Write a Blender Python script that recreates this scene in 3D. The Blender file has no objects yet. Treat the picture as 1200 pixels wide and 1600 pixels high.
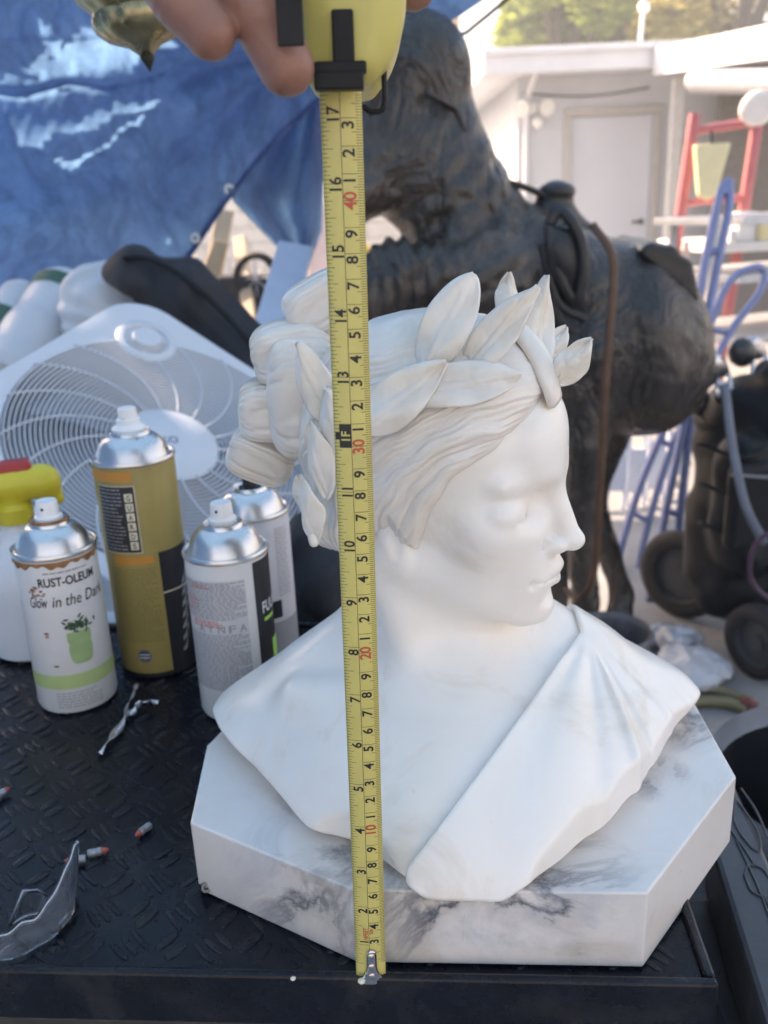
import bpy, bmesh, math, random
import numpy as np
from mathutils import Vector, Matrix

SC = bpy.context.scene
COL = SC.collection
rnd = random.Random(11)

# ---------------------------------------------------------------- camera
CAM_POS = (0.0, 0.0, 1.194)
RIGHT = np.array([0.9990, -0.0142, -0.0415])
DOWN = np.array([-0.0439, -0.3226, -0.9455])
FWD = np.array([0.0, 0.9464, -0.3229])
_f = FWD / np.linalg.norm(FWD)
_r = RIGHT - _f * RIGHT.dot(_f); _r /= np.linalg.norm(_r)
_d = np.cross(_f, _r)
cd = bpy.data.cameras.new('camera')
cam = bpy.data.objects.new('camera', cd); COL.objects.link(cam)
cam.matrix_world = Matrix(((_r[0], -_d[0], -_f[0], CAM_POS[0]), (_r[1], -_d[1], -_f[1], CAM_POS[1]),
                           (_r[2], -_d[2], -_f[2], CAM_POS[2]), (0, 0, 0, 1)))
cd.sensor_width = 36.0
cd.lens = 31.5
cd.clip_start = 0.02
cd.clip_end = 400
cd.dof.use_dof = True
cd.dof.focus_distance = 0.455
cd.dof.aperture_fstop = 31.5 / 3.1
SC.camera = cam

# ---------------------------------------------------------------- sky, sun, exposure
SUN_DIR = Vector((-0.62, 0.50, 0.62)).normalized()      # towards the sun: left of and behind the canopy
world = bpy.data.worlds.new('World'); SC.world = world; world.use_nodes = True
wn = world.node_tree.nodes; wl = world.node_tree.links
wn.clear()
sky = wn.new('ShaderNodeTexSky'); sky.sky_type = 'NISHITA'; sky.sun_disc = False
sky.sun_elevation = math.asin(SUN_DIR.z)
sky.sun_rotation = math.atan2(SUN_DIR.x, SUN_DIR.y)
sky.altitude = 100; sky.air_density = 1.0; sky.dust_density = 3.2; sky.ozone_density = 1.0
bg = wn.new('ShaderNodeBackground'); bg.inputs['Strength'].default_value = 0.15
wo = wn.new('ShaderNodeOutputWorld')
wl.new(sky.outputs[0], bg.inputs[0]); wl.new(bg.outputs[0], wo.inputs[0])
sd = bpy.data.lights.new('sun', 'SUN'); sd.energy = 4.0; sd.angle = math.radians(0.5); sd.color = (1.0, 0.955, 0.89)
sun = bpy.data.objects.new('sun', sd); COL.objects.link(sun)
sun.rotation_euler = (-SUN_DIR).to_track_quat('-Z', 'Y').to_euler()
sun.location = (-4, 4, 6)
SC.view_settings.view_transform = 'Standard'
SC.view_settings.look = 'None'
SC.view_settings.gamma = 1.0
SC.view_settings.use_curve_mapping = False
SC.view_settings.exposure = 1.95
SC.view_settings.use_white_balance = True
SC.view_settings.white_balance_temperature = 9150
SC.view_settings.white_balance_tint = 22
SC.render.engine = 'CYCLES'
SC.cycles.use_denoising = True
SC.cycles.max_bounces = 8
SC.cycles.diffuse_bounces = 4
SC.cycles.transmission_bounces = 8
SC.cycles.transparent_max_bounces = 12
SC.cycles.sample_clamp_indirect = 6.0
SC.cycles.caustics_refractive = False; SC.cycles.caustics_reflective = False

# ---------------------------------------------------------------- measuring helpers
# points of the place measured off the photograph: a line of sight cut by a known height z or a known distance y
def _ray(u, v):
    a, b = (u - 600.0) / 1400.0, (v - 800.0) / 1400.0
    return RIGHT * a + DOWN * b + FWD
def at(u, v, y=None, z=None):
    r = _ray(u, v); c = np.array(CAM_POS)
    t = (y - c[1]) / r[1] if y is not None else (z - c[2]) / r[2]
    return c + r * t

# ---------------------------------------------------------------- object helpers
def tag(o, label=None, cat=None, group=None, kind=None):
    if label: o['label'] = label
    if cat: o['category'] = cat
    if group: o['group'] = group
    if kind: o['kind'] = kind
    return o
def thing(name, label, cat, loc=(0, 0, 0), rotz=0.0, group=None):
    o = bpy.data.objects.new(name, None); COL.objects.link(o)
    o.location = loc; o.rotation_euler = (0, 0, rotz); o.empty_display_size = 0.05
    tag(o, label, cat, group)
    o['base'] = 1
    del o['base']
    return o
def link(name, me, mat=None, parent=None, local=False):
    """one mesh object; vertices are given in world space unless local=True (then in the parent's space)"""
    o = bpy.data.objects.new(name, me); COL.objects.link(o)
    if mat is not None:
        me.materials.clear(); me.materials.append(mat)
    if parent is not None:
        o.parent = parent
        if not local:
            chain = parent; m = Matrix.Identity(4)
            while chain is not None:
                m = chain.matrix_basis_world if hasattr(chain, 'matrix_basis_world') else (Matrix.LocRotScale(chain.location, chain.rotation_euler, chain.scale) @ m)
                chain = chain.parent
            me.transform(m.inverted())
    return o
def smooth(me, angle=None):
    me.polygons.foreach_set('use_smooth', [True] * len(me.polygons))
    if angle is not None:
        try: me.set_sharp_from_angle(angle=math.radians(angle))
        except Exception: pass
    me.update()
    return me
def np_mesh(name, V, Q):
    V = np.asarray(V, np.float32); Q = np.asarray(Q, np.int32)
    me = bpy.data.meshes.new(name); k = Q.shape[1]
    me.vertices.add(len(V)); me.vertices.foreach_set('co', V.ravel())
    me.loops.add(Q.size); me.loops.foreach_set('vertex_index', Q.ravel())
    me.polygons.add(len(Q)); me.polygons.foreach_set('loop_start', np.arange(0, Q.size, k, dtype=np.int32))
    me.update(calc_edges=True); me.validate()
    return me

class MB:
    """collects boxes, tubes, lathes and sheets, links them as one mesh object"""
    def __init__(self): self.v = []; self.f = []
    def add(self, vs, fs):
        n = len(self.v); self.v += [tuple(map(float, p)) for p in vs]; self.f += [tuple(n + i for i in f) for f in fs]
    def box(self, c, s, R=None, taper=1.0):
        c = np.array(c, float); h = np.array(s, float) / 2
        vs = []
        for k in (-1, 1):
            t = taper if k > 0 else 1.0
            for i, j in ((-1, -1), (1, -1), (1, 1), (-1, 1)):
                p = np.array([i * h[0] * t, j * h[1] * t, k * h[2]])
                vs.append(c + (R @ p if R is not None else p))
        self.add(vs, [(3, 2, 1, 0), (4, 5, 6, 7), (0, 1, 5, 4), (1, 2, 6, 5), (2, 3, 7, 6), (3, 0, 4, 7)])
    def tube(self, pts, r, n=10, caps=True, flat=1.0, up=None):
        P = [np.array(p, float) for p in pts]; m = len(P)
        rs = [r] * m if np.isscalar(r) else list(r)
        vs = []; prev = None
        for i in range(m):
            t = P[min(i + 1, m - 1)] - P[max(i - 1, 0)]; t /= max(np.linalg.norm(t), 1e-9)
            if prev is None:
                a = np.array(up, float) if up is not None else (np.array([0, 0, 1.]) if abs(t[2]) < .9 else np.array([1., 0, 0]))
            else: a = prev
            a = a - t * a.dot(t); a /= max(np.linalg.norm(a), 1e-9); b = np.cross(t, a); prev = a
            for k in range(n):
                q = 2 * math.pi * k / n
                vs.append(P[i] + rs[i] * (math.cos(q) * a + math.sin(q) * b * flat))
        fs = [(i * n + k, i * n + (k + 1) % n, (i + 1) * n + (k + 1) % n, (i + 1) * n + k) for i in range(m - 1) for k in range(n)]
        if caps: fs += [tuple(range(n))[::-1], tuple((m - 1) * n + k for k in range(n))]
        self.add(vs, fs)
    def lathe(self, prof, n=40, c=(0, 0, 0), R=None, cap0=True, cap1=True, mod=None):
        vs = []; m = len(prof); c = np.array(c, float)
        for r, z in prof:
            for k in range(n):
                q = 2 * math.pi * k / n; rr = r * (mod(q, z) if mod else 1.0)
                p = np.array([rr * math.cos(q), rr * math.sin(q), z]); vs.append(c + (R @ p if R is not None else p))
        fs = [(i * n + k, i * n + (k + 1) % n, (i + 1) * n + (k + 1) % n, (i + 1) * n + k) for i in range(m - 1) for k in range(n)]
        if cap0: fs.append(tuple(range(n))[::-1])
        if cap1: fs.append(tuple((m - 1) * n + k for k in range(n)))
        self.add(vs, fs)
    def grid(self, P, close_u=False):
        """P[i][j] of points"""
        m = len(P); n = len(P[0])
        self.add([p for row in P for p in row],
                 [(i * n + j, i * n + (j + 1), (i + 1) * n + j + 1, (i + 1) * n + j) for i in range(m - 1) for j in range(n - 1)])
    def prism(self, poly, z0, z1, bevel=0.0):
        n = len(poly)
        if bevel:
            c = np.mean(np.array(poly, float), 0)
            def inset(p):
                d = np.array(p, float) - c; return tuple(c + d * (1 - bevel / max(np.linalg.norm(d), 1e-6)))
            rings = [([inset(p) for p in poly], z0), (poly, z0 + bevel), (poly, z1 - bevel), ([inset(p) for p in poly], z1)]
        else: rings = [(poly, z0), (poly, z1)]
        vs = [(p[0], p[1], z) for ring, z in rings for p in ring]; m = len(rings)
        fs = [(i * n + k, i * n + (k + 1) % n, (i + 1) * n + (k + 1) % n, (i + 1) * n + k) for i in range(m - 1) for k in range(n)]
        fs += [tuple(range(n))[::-1], tuple((m - 1) * n + k for k in range(n))]
        self.add(vs, fs)
    def mesh(self, name):
        me = bpy.data.meshes.new(name); me.from_pydata(self.v, [], self.f); me.update(); return me
    def build(self, name, mat=None, parent=None, sm=None, local=False, bevel=0.0, subsurf=0, solid=0.0):
        me = self.mesh(name)
        if sm is not None: smooth(me, sm if sm else None)
        o = link(name, me, mat, parent, local)
        if solid: md = o.modifiers.new('solid', 'SOLIDIFY'); md.thickness = solid; md.offset = 0
        if bevel:
            md = o.modifiers.new('bevel', 'BEVEL'); md.width = bevel; md.segments = 2; md.limit_method = 'ANGLE'; md.angle_limit = math.radians(40)
        if subsurf: md = o.modifiers.new('subsurf', 'SUBSURF'); md.levels = subsurf; md.render_levels = subsurf
        return o

def rotm(axis, ang):
    return np.array(Matrix.Rotation(ang, 3, axis))
def basis_from(n, x=None):
    n = np.array(n, float); n /= np.linalg.norm(n)
    x = np.array(x if x is not None else ((1, 0, 0) if abs(n[0]) < .9 else (0, 1, 0)), float)
    x = x - n * x.dot(n); x /= np.linalg.norm(x)
    return np.stack([x, np.cross(n, x), n], 1)
def spline(pts, n=40):
    P = np.array(pts, float); m = len(P); out = []
    E = np.vstack([2 * P[0] - P[1], P, 2 * P[-1] - P[-2]])
    for k in range(n + 1):
        t = k / n * (m - 1); i = min(int(t), m - 2); f = t - i
        a, b, c, d = E[i], E[i + 1], E[i + 2], E[i + 3]
        out.append(.5 * ((2 * b) + (c - a) * f + (2 * a - 5 * b + 4 * c - d) * f * f + (3 * b - a - 3 * c + d) * f ** 3))
    return out

# ---------------------------------------------------------------- materials
MATS = {}
class NT:
    def __init__(self, m): self.m = m; self.n = m.node_tree.nodes; self.l = m.node_tree.links
    def new(self, t, **kw):
        nd = self.n.new(t)
        for k, v in kw.items():
            if hasattr(nd, k): setattr(nd, k, v)
            else: nd.inputs[k.replace('_', ' ')].default_value = v
        return nd
    def link(self, a, b): self.l.new(a, b)
    def noise(self, scale, detail=4, rough=.55, dist=0.0, vec=None):
        nd = self.new('ShaderNodeTexNoise'); nd.inputs['Scale'].default_value = scale; nd.inputs['Detail'].default_value = detail
        nd.inputs['Roughness'].default_value = rough; nd.inputs['Distortion'].default_value = dist
        if vec is not None: self.link(vec, nd.inputs['Vector'])
        return nd.outputs['Fac']
    def ramp(self, fac, stops):
        nd = self.new('ShaderNodeValToRGB'); cr = nd.color_ramp
        while len(cr.elements) < len(stops): cr.elements.new(.5)
        for e, (p, c) in zip(cr.elements, stops):
            e.position = p; e.color = (*c, 1) if len(c) == 3 else c
        self.link(fac, nd.inputs[0]); return nd.outputs[0]
    def mix(self, fac, a, b, mode='MIX'):
        nd = self.new('ShaderNodeMix'); nd.data_type = 'RGBA'; nd.blend_type = mode
        for s, x in ((0, fac), (6, a), (7, b)):
            if isinstance(x, (int, float)): nd.inputs[s].default_value = x
            elif isinstance(x, tuple): nd.inputs[s].default_value = (*x, 1)
            else: self.link(x, nd.inputs[s])
        return nd.outputs[2]
    def maprange(self, x, a, b, c, d):
        nd = self.new('ShaderNodeMapRange'); self.link(x, nd.inputs[0])
        for i, v in enumerate((a, b, c, d)): nd.inputs[i + 1].default_value = v
        return nd.outputs[0]
    def coords(self, scale=None, kind='Object'):
        tc = self.new('ShaderNodeTexCoord'); o = tc.outputs[kind]
        if scale is not None:
            mp = self.new('ShaderNodeMapping'); mp.inputs['Scale'].default_value = scale; self.link(o, mp.inputs[0]); o = mp.outputs[0]
        return o
    def bump(self, h, strength, dist, bsdf):
        nd = self.new('ShaderNodeBump'); nd.inputs['Strength'].default_value = strength; nd.inputs['Distance'].default_value = dist
        self.link(h, nd.inputs['Height']); self.link(nd.outputs[0], bsdf.inputs['Normal'])
def mat(name, col=(.5, .5, .5), rough=.5, metal=0.0, var=0.12, vscale=20, bump=0.0, bscale=60, bdist=.002, spec=.5,
        dirt=None, dirt_scale=6, dirt_amt=.5, rvar=.15, sss=0.0, sss_r=(1, .5, .3), sss_s=.005, trans=0.0, ior=1.45, coat=0.0, stretch=None):
    if name in MATS: return MATS[name]
    m = bpy.data.materials.new(name); m.use_nodes = True; t = NT(m)
    b = t.n['Principled BSDF']
    co = t.coords(stretch)
    nz = t.noise(vscale, 5, .6, .3, co)
    lo = tuple(max(0, c * (1 - var)) for c in col); hi = tuple(min(1, c * (1 + var)) for c in col)
    c = t.ramp(nz, [(.3, lo), (.7, hi)])
    if dirt is not None:
        n2 = t.noise(dirt_scale, 7, .65, .6, co)
        c = t.mix(t.maprange(n2, .5, .72, 0, dirt_amt), c, dirt)
    t.link(c, b.inputs['Base Color'])
    n3 = t.noise(vscale * 2.3, 4, .6, 0, co)
    t.link(t.maprange(n3, .3, .7, max(0.02, rough * (1 - rvar)), min(1, rough * (1 + rvar))), b.inputs['Roughness'])
    b.inputs['Metallic'].default_value = metal
    b.inputs['Specular IOR Level'].default_value = spec
    b.inputs['IOR'].default_value = ior
    if coat: b.inputs['Coat Weight'].default_value = coat; b.inputs['Coat Roughness'].default_value = .15
    if trans: b.inputs['Transmission Weight'].default_value = trans
    if sss:
        b.inputs['Subsurface Weight'].default_value = sss; b.inputs['Subsurface Radius'].default_value = sss_r; b.inputs['Subsurface Scale'].default_value = sss_s
    if bump: t.bump(t.noise(bscale, 6, .6, .2, co), bump, bdist, b)
    MATS[name] = m
    return m

# ================================================================ setting
M_CONC = mat('yard_concrete', (.27, .275, .28), .85, var=.18, vscale=3, bump=.25, bscale=40, bdist=.004, dirt=(.13, .125, .12), dirt_scale=1.6, dirt_amt=.6)
mb = MB(); mb.add([(-70, -50, 0), (70, -50, 0), (70, 90, 0), (-70, 90, 0)], [(0, 1, 2, 3)])
tag(mb.build('ground', M_CONC), kind='structure')

# ---------------- flat roofed building
M_STUCCO = mat('pale_stucco', (.60, .625, .66), .9, var=.05, vscale=4, bump=.3, bscale=90, bdist=.003, dirt=(.45, .45, .46), dirt_scale=1.2, dirt_amt=.35)
M_FASCIA = mat('fascia_paint', (.72, .745, .78), .6, var=.04, vscale=5, dirt=(.5, .45, .4), dirt_scale=3, dirt_amt=.3)
M_DOOR = mat('door_paint', (.66, .69, .75), .5, var=.03, vscale=3)
M_TRIM = mat('door_trim', (.50, .48, .45), .6, var=.06)
M_LAMP = mat('lamp_white_plastic', (.84, .84, .80), .35)
M_DARKMETAL = mat('dark_metal', (.05, .05, .055), .45, metal=.6)
BY = 9.0
bld = thing('stucco_building', 'pale stucco building with flat roof and closed white door beyond the yard', 'building', (3.2, BY, 0))
x0, x1, dx0, dx1, dz = 1.39, 4.6, 1.89, 2.66, 1.90
mb = MB()
mb.box(((x0 + dx0) / 2, BY + .06, 1.12), (dx0 - x0, .12, 2.24)); mb.box(((dx1 + x1) / 2, BY + .06, 1.12), (x1 - dx1, .12, 2.24))
mb.box(((dx0 + dx1) / 2, BY + .06, (dz + 2.24) / 2), (dx1 - dx0, .12, 2.24 - dz))
mb.box((x0 + .06, BY + 3.12, 1.12), (.12, 6.0, 2.24))
mb.box((3.0, BY + 6.2, 1.12), (3.3, .12, 2.24))
mb.build('wall', M_STUCCO, bld)
mb = MB(); mb.box((2.86, BY + 2.7, 2.305), (3.66, 6.6, .125)); mb.build('roof', M_FASCIA, bld, bevel=.01)
mb = MB(); mb.box((2.86, BY - .62, 2.31), (3.70, .03, .20)); mb.build('fascia_board', M_FASCIA, bld, bevel=.004)
mb = MB(); mb.box((1.01, BY + 2.7, 2.31), (.03, 6.6, .20)); mb.build('fascia_board', M_FASCIA, bld, bevel=.004)
dr = MB(); dr.box(((dx0 + dx1) / 2, BY + .05, dz / 2 + .005), (dx1 - dx0 - .012, .045, dz - .02)); door = dr.build('door', M_DOOR, bld, bevel=.003)
mb = MB(); mb.tube([(dx1 - .07, BY + .02, .95), (dx1 - .07, BY - .03, .95), (dx1 - .17, BY - .03, .95)], .011, 8); mb.lathe([(.025, 0), (.028, .006), (.01, .012)], 16, (dx1 - .07, BY + .027, .95), basis_from((0, -1, 0)))
mb.build('handle', M_DARKMETAL, door, sm=40)
for nm, c, s in (('door_jamb', (dx0 - .035, BY - .012, dz / 2), (.07, .03, dz)), ('door_jamb', (dx1 + .035, BY - .012, dz / 2), (.07, .03, dz)), ('door_head', ((dx0 + dx1) / 2, BY - .012, dz + .037), (dx1 - dx0 + .14, .03, .07))):
    mb = MB(); mb.box(c, s); mb.build(nm, M_TRIM, bld, bevel=.003)
mb = MB(); mb.box((2.86, BY - .665, 2.375), (3.72, .055, .05)); mb.build('gutter', M_FASCIA, bld, bevel=.01)
mb = MB(); mb.tube([(1.47, BY - .62, 2.34), (1.47, BY - .45, 2.20), (1.47, BY - .04, 2.05), (1.47, BY - .04, .1)], .028, 10); mb.build('downpipe', M_FASCIA, bld, sm=40)
mb = MB(); mb.box((2.86, BY - .02, 1.55), (.14, .03, .22)); [mb.box((2.86, BY - .045, 1.47 + .032 * k), (.12, .02, .012)) for k in range(6)]; mb.build('meter_box', mat('meter_grey', (.38, .39, .41), .5), bld, bevel=.003)
mb = MB(); mb.tube([(1.45 + .115 * k, BY - .006, 2.12 - .05 * math.sin(math.pi * k / 10)) for k in range(11)], .007, 6); mb.build('cable', M_DARKMETAL, bld, sm=0)
# twin floodlight under the eaves
fl = thing('security_light', 'white twin floodlight with sensor on the stucco wall under the eaves', 'light', (1.52, BY, 1.95))
mb = MB(); mb.box((1.52, BY - .02, 1.985), (.10, .04, .10)); mb.build('back_plate', M_LAMP, fl, bevel=.008)
for dx, sx in ((-.10, -1), (.11, 1)):
    R = basis_from((sx * .35, -.9, -.25))
    mb = MB(); mb.lathe([(.03, 0), (.045, .03), (.072, .08), (.075, .10), (.06, .098)], 20, (1.52 + dx * .8, BY - .05, 2.0), R); mb.build('lamp_head', M_LAMP, fl, sm=50)
mb = MB(); mb.lathe([(.02, 0), (.045, .02), (.05, .07), (.03, .10), (.0, .105)], 20, (1.56, BY - .05, 1.89), basis_from((.15, -.7, -.6))); mb.build('sensor', M_LAMP, fl, sm=50)

# carport wing running towards the camera on the right
cp = thing('carport', 'white edged carport roof on a post at the right of the stucco building', 'carport', (4.2, 7.4, 0))
a = at(1022, 96, y=8.3); b = at(1200, 65, y=6.6); dirv = (b - a) / np.linalg.norm(b - a); far = b + dirv * 1.5
zt = 2.33
def slab(pts, z0, z1):
    m = MB(); m.prism([tuple(p[:2]) for p in pts], z0, z1); return m
za = a[2]; zb = b[2]
mb = MB()
nrm2 = np.array([-dirv[1], dirv[0], 0]); nrm2 /= np.linalg.norm(nrm2)
if nrm2[0] < 0: nrm2 = -nrm2
h0 = np.array([0, 0, .105])
P = [a - h0, far + (far - b) * 0 - h0, far - h0 + nrm2 * .03, a - h0 + nrm2 * .03]
mb.add([*P, *[p + 2 * h0 for p in P]], [(3, 2, 1, 0), (4, 5, 6, 7), (0, 1, 5, 4), (1, 2, 6, 5), (2, 3, 7, 6), (3, 0, 4, 7)])
mb.build('fascia_board', M_FASCIA, cp)
P = [a + nrm2 * .035 + (0, 0, .02), far + nrm2 * .035 + (0, 0, .02), far + nrm2 * 3.2 + (0, 0, .02), a + nrm2 * 3.2 + (0, 0, .02)]
mb = MB(); mb.add([*P, *[p + np.array([0, 0, .06]) for p in P]], [(3, 2, 1, 0), (4, 5, 6, 7), (0, 1, 5, 4), (1, 2, 6, 5), (2, 3, 7, 6), (3, 0, 4, 7)])
mb.build('roof_deck', mat('roof_deck', (.34, .32, .30), .8), cp)
pp = at(1050, 300, y=8.2)
mb = MB(); mb.box((pp[0], 8.2, 1.05), (.09, .09, 2.1)); mb.build('post', mat('post_paint', (.58, .57, .55), .6), cp, bevel=.004)
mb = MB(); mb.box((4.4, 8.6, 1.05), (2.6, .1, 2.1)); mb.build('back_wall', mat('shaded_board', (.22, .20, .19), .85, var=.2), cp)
pipe = MB(); pipe.tube([at(1085, 128, y=6.9), at(1200, 128, y=6.0), at(1290, 128, y=5.4)], .075, 16); tag(pipe.build('duct_pipe', mat('duct_metal', (.55, .55, .57), .35, metal=.7), sm=40), 'fat pale duct pipe slung under the carport roof', 'pipe')

# boundary wall behind the yard
mb = MB()
for k in range(14):
    for r in range(9):
        x = -7.2 + k * .62 + (.31 if r % 2 else 0); mb.box((x, 12.6 + rnd.uniform(-.004, .004), .10 + r * .2), (.605, .18, .188))
w = thing('block_wall', 'pale concrete block wall closing the back of the yard', 'wall', (-3, 12.6, 0))
o = mb.build('block_courses', mat('pale_block', (.60, .575, .55), .9, var=.12, vscale=6), w); o['kind'] = 'stuff'
mb = MB(); mb.box((-3.0, 12.62, .9), (8.6, .14, 1.79)); mb.build('mortar_core', mat('mortar', (.4, .38, .36), .9), w)

# ---------------- trees behind the building
M_BARK = mat('bark', (.12, .09, .065), .9, bump=.5, bscale=12, bdist=.02)
def leafmat(name, c1, c2):
    m = bpy.data.materials.new(name); m.use_nodes = True; t = NT(m); b = t.n['Principled BSDF']
    oi = t.new('ShaderNodeNewGeometry'); co = t.coords()
    c = t.ramp(t.noise(1.6, 4, .6, 0, co), [(.3, c1), (.7, c2)])
    t.link(c, b.inputs['Base Color']); b.inputs['Roughness'].default_value = .55
    tr = t.new('ShaderNodeBsdfTranslucent'); t.link(c, tr.inputs[0]); mx = t.new('ShaderNodeMixShader'); mx.inputs[0].default_value = .4
    out = t.n['Material Output']; t.link(b.outputs[0], mx.inputs[1]); t.link(tr.outputs[0], mx.inputs[2]); t.link(mx.outputs[0], out.inputs[0])
    return m
def tree(x, y, h, r, label, m, seed, nl=9000, zc=None):
    rg = np.random.default_rng(seed); root = thing('broadleaf_tree', label, 'tree', (x, y, 0), 0, 'trees behind the stucco building')
    mb = MB(); zc = zc or h * .62
    mb.tube(spline([(x, y, 0), (x + .08, y, zc * .4), (x - .05, y + .05, zc * .75), (x, y, zc)], 12), [.20 - .011 * i for i in range(13)], 10)
    cl = []
    for k in range(16):
        a = rg.uniform(0, 6.28); e = rg.uniform(-.5, 1.2); rr = r * rg.uniform(.45, .95)
        p = np.array([x + math.cos(a) * math.cos(e) * rr, y + math.sin(a) * math.cos(e) * rr, zc + math.sin(e) * (h - zc) * .9])
        cl.append((p, r * rg.uniform(.28, .5)))
        mb.tube(spline([(x, y, zc * rg.uniform(.5, .9)), (np.array([x, y, zc]) + p) / 2 + rg.normal(0, .12, 3), p], 8), [.07 - .007 * i for i in range(9)], 6)
    mb.build('trunk', M_BARK, root, sm=0)
    V = np.zeros((nl * 4, 3)); 
    for i in range(nl):
        p, q = cl[rg.integers(len(cl))]
        d = rg.normal(size=3); d /= np.linalg.norm(d); c = p + d * q * rg.uniform(.55, 1.05) * np.array([1, 1, .8])
        n = rg.normal(size=3); n /= np.linalg.norm(n); Bs = basis_from(n); s = rg.uniform(.05, .105)
        V[i * 4:i * 4 + 4] = [c + Bs @ np.array(v) * s for v in ((-1.3, 0, 0), (0, -.6, .15), (1.3, 0, 0), (0, .6, .15))]
    link('crown', np_mesh('crown', V, np.arange(nl * 4).reshape(-1, 4)), m, root)
M_LF1 = leafmat('leaf_green', (.20, .29, .05), (.36, .42, .09))
M_LF2 = leafmat('leaf_dry', (.36, .32, .08), (.48, .42, .13))
M_LF3 = leafmat('leaf_dark', (.12, .19, .04), (.24, .30, .07))
tree(3.35, 17.0, 5.4, 1.35, 'bright green broadleaf tree behind the flat roof, left of the others', M_LF1, 3)
tree(4.9, 18.5, 5.8, 1.3, 'dark green tree with gaps behind the roof, between the two brighter trees', M_LF3, 4, 6000)
tree(6.4, 17.0, 5.6, 1.9, 'yellowing tree behind the carport roof at the right edge', M_LF2, 5, 10000)
# lamp on a thin mast on the roof
mb = MB(); q0 = at(998, 82, y=10.2); q1 = at(1006, 12, y=10.2); mb.tube([q0, q1], .02, 8); ms = thing('roof_mast', 'thin pale mast with a small lamp standing on the flat roof', 'mast', tuple(q0))
mb.build('mast_pole', M_FASCIA, ms, sm=0); mb = MB(); mb.lathe([(.0, -.05), (.05, -.03), (.06, .02), (.03, .06), (0, .065)], 14, q1); mb.build('mast_lamp', M_LAMP, ms, sm=0)
mb = MB(); mb.tube([at(714, 86, y=15), at(711, -40, y=15)], .05, 8); tag(mb.build('utility_pole', mat('pole_wood', (.42, .26, .15), .8), sm=0), 'slim wooden utility pole far behind the roof corner', 'pole')

# ================================================================ blue tarpaulins
def tarpmat(name, dc, tc, mixf=.55, gloss=.25):
    m = bpy.data.materials.new(name); m.use_nodes = True; t = NT(m); b = t.n['Principled BSDF']; co = t.coords()
    n1 = t.noise(2.2, 6, .6, .6, co)
    c = t.ramp(n1, [(.3, tuple(x * .82 for x in dc)), (.7, tuple(min(1, x * 1.15) for x in dc))])
    n2 = t.noise(5, 6, .7, 1, t.coords((1, 1, .3)))
    c = t.mix(t.maprange(n2, .48, .75, 0, .5), c, (.20, .21, .33))
    t.link(c, b.inputs['Base Color']); b.inputs['Roughness'].default_value = .42; b.inputs['Specular IOR Level'].default_value = gloss
    # creases: ridged noise at two sizes, stretched along the hang of the sheet, plus the weave
    def ridged(scale, vec, w):
        n_ = t.noise(scale, 3, .55, 1.2, vec); m1 = t.new('ShaderNodeMath', operation='SUBTRACT'); t.link(n_, m1.inputs[0]); m1.inputs[1].default_value = .5
        m2 = t.new('ShaderNodeMath', operation='ABSOLUTE'); t.link(m1.outputs[0], m2.inputs[0]); return t.maprange(m2.outputs[0], 0, .10, w, 0)
    r1 = ridged(7, t.coords((1, 1, .5)), 1.0); r2 = ridged(19, co, .45); r3 = ridged(45, co, .18)
    def add(a_, b_):
        m1 = t.new('ShaderNodeMath', operation='ADD'); t.link(a_, m1.inputs[0]); t.link(b_, m1.inputs[1]); return m1.outputs[0]
    t.bump(add(add(r1, r2), r3), .55, .010, b)
    # crease shading drawn into the transmitted colour so the folds show
    tcol = t.mix(t.maprange(add(r1, r2), 0, 1.4, 0, .75), tc, tuple(x * .45 for x in tc))
    tr = t.new('ShaderNodeBsdfTranslucent'); t.link(tcol, tr.inputs[0]); mx = t.new('ShaderNodeMixShader'); mx.inputs[0].default_value = mixf
    t.link(b.outputs[0], mx.inputs[1]); t.link(tr.outputs[0], mx.inputs[2]); t.link(mx.outputs[0], t.n['Material Output'].inputs[0])
    return m
M_TARP = tarpmat('blue_tarp', (.078, .140, .31), (.19, .42, .72), .52)
def nz2(a, b, s=1.0):
    return (math.sin(a * 1.7 * s + 1.3 * math.sin(b * 1.1 * s)) + .6 * math.sin(b * 2.3 * s + a * .9 * s + 1) + .4 * math.sin(a * 4.1 * s - b * 1.9 * s) + .25 * math.sin(a * 7.3 * s + b * 5 * s)) / 2.2
TY = 2.45
# front sheet: right boundary and lower hem read off the photograph
RB = [(-260, 1180), (-60, 850), (0, 752), (45, 690), (150, 508), (200, 455), (290, 378), (345, 338), (400, 300), (440, 270), (470, 246), (520, 215)]
def rb(v):
    for (v0, u0), (v1, u1) in zip(RB, RB[1:]):
        if v0 <= v <= v1: return u0 + (u1 - u0) * (v - v0) / (v1 - v0)
    return RB[-1][1]
def tarp_pt(u, v, edge=1.0):
    p = at(u, v, y=TY)
    x, z = p[0], p[2]
    # pleats fan down from the tie point near the tape measure
    du, dv = u - 505, v - 60
    ang = math.atan2(dv, -du); rad = math.hypot(du, dv)
    f = .030 * math.sin(ang * 15 + .8 * math.sin(rad / 90)) * min(1, rad / 220) * (1 if v > 60 else .45)
    f += .035 * nz2(x * 2.2, z * 2.0) + .020 * nz2(x * 8 + 2, z * 6) + .011 * nz2(x * 19, z * 15 + 3) + .004 * nz2(x * 43 + 1, z * 37)
    f -= .028 * math.exp(-((v - (142 - .07 * u + 5 * math.sin(u / 22))) / 7.0) ** 2) * (1 if u < 250 else 0)
    f += .10 * math.exp(-((v - 330 - .1 * u) / 60) ** 2) * math.exp(-(u / 230) ** 2)
    q = p + np.array([0, f, 0]); return q
P = []
for i in range(170):
    v = -260 + 780 * i / 169; ur = rb(v)
    P.append([tarp_pt(-330 + (ur + 330) * j / 199, v) for j in range(200)])
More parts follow.
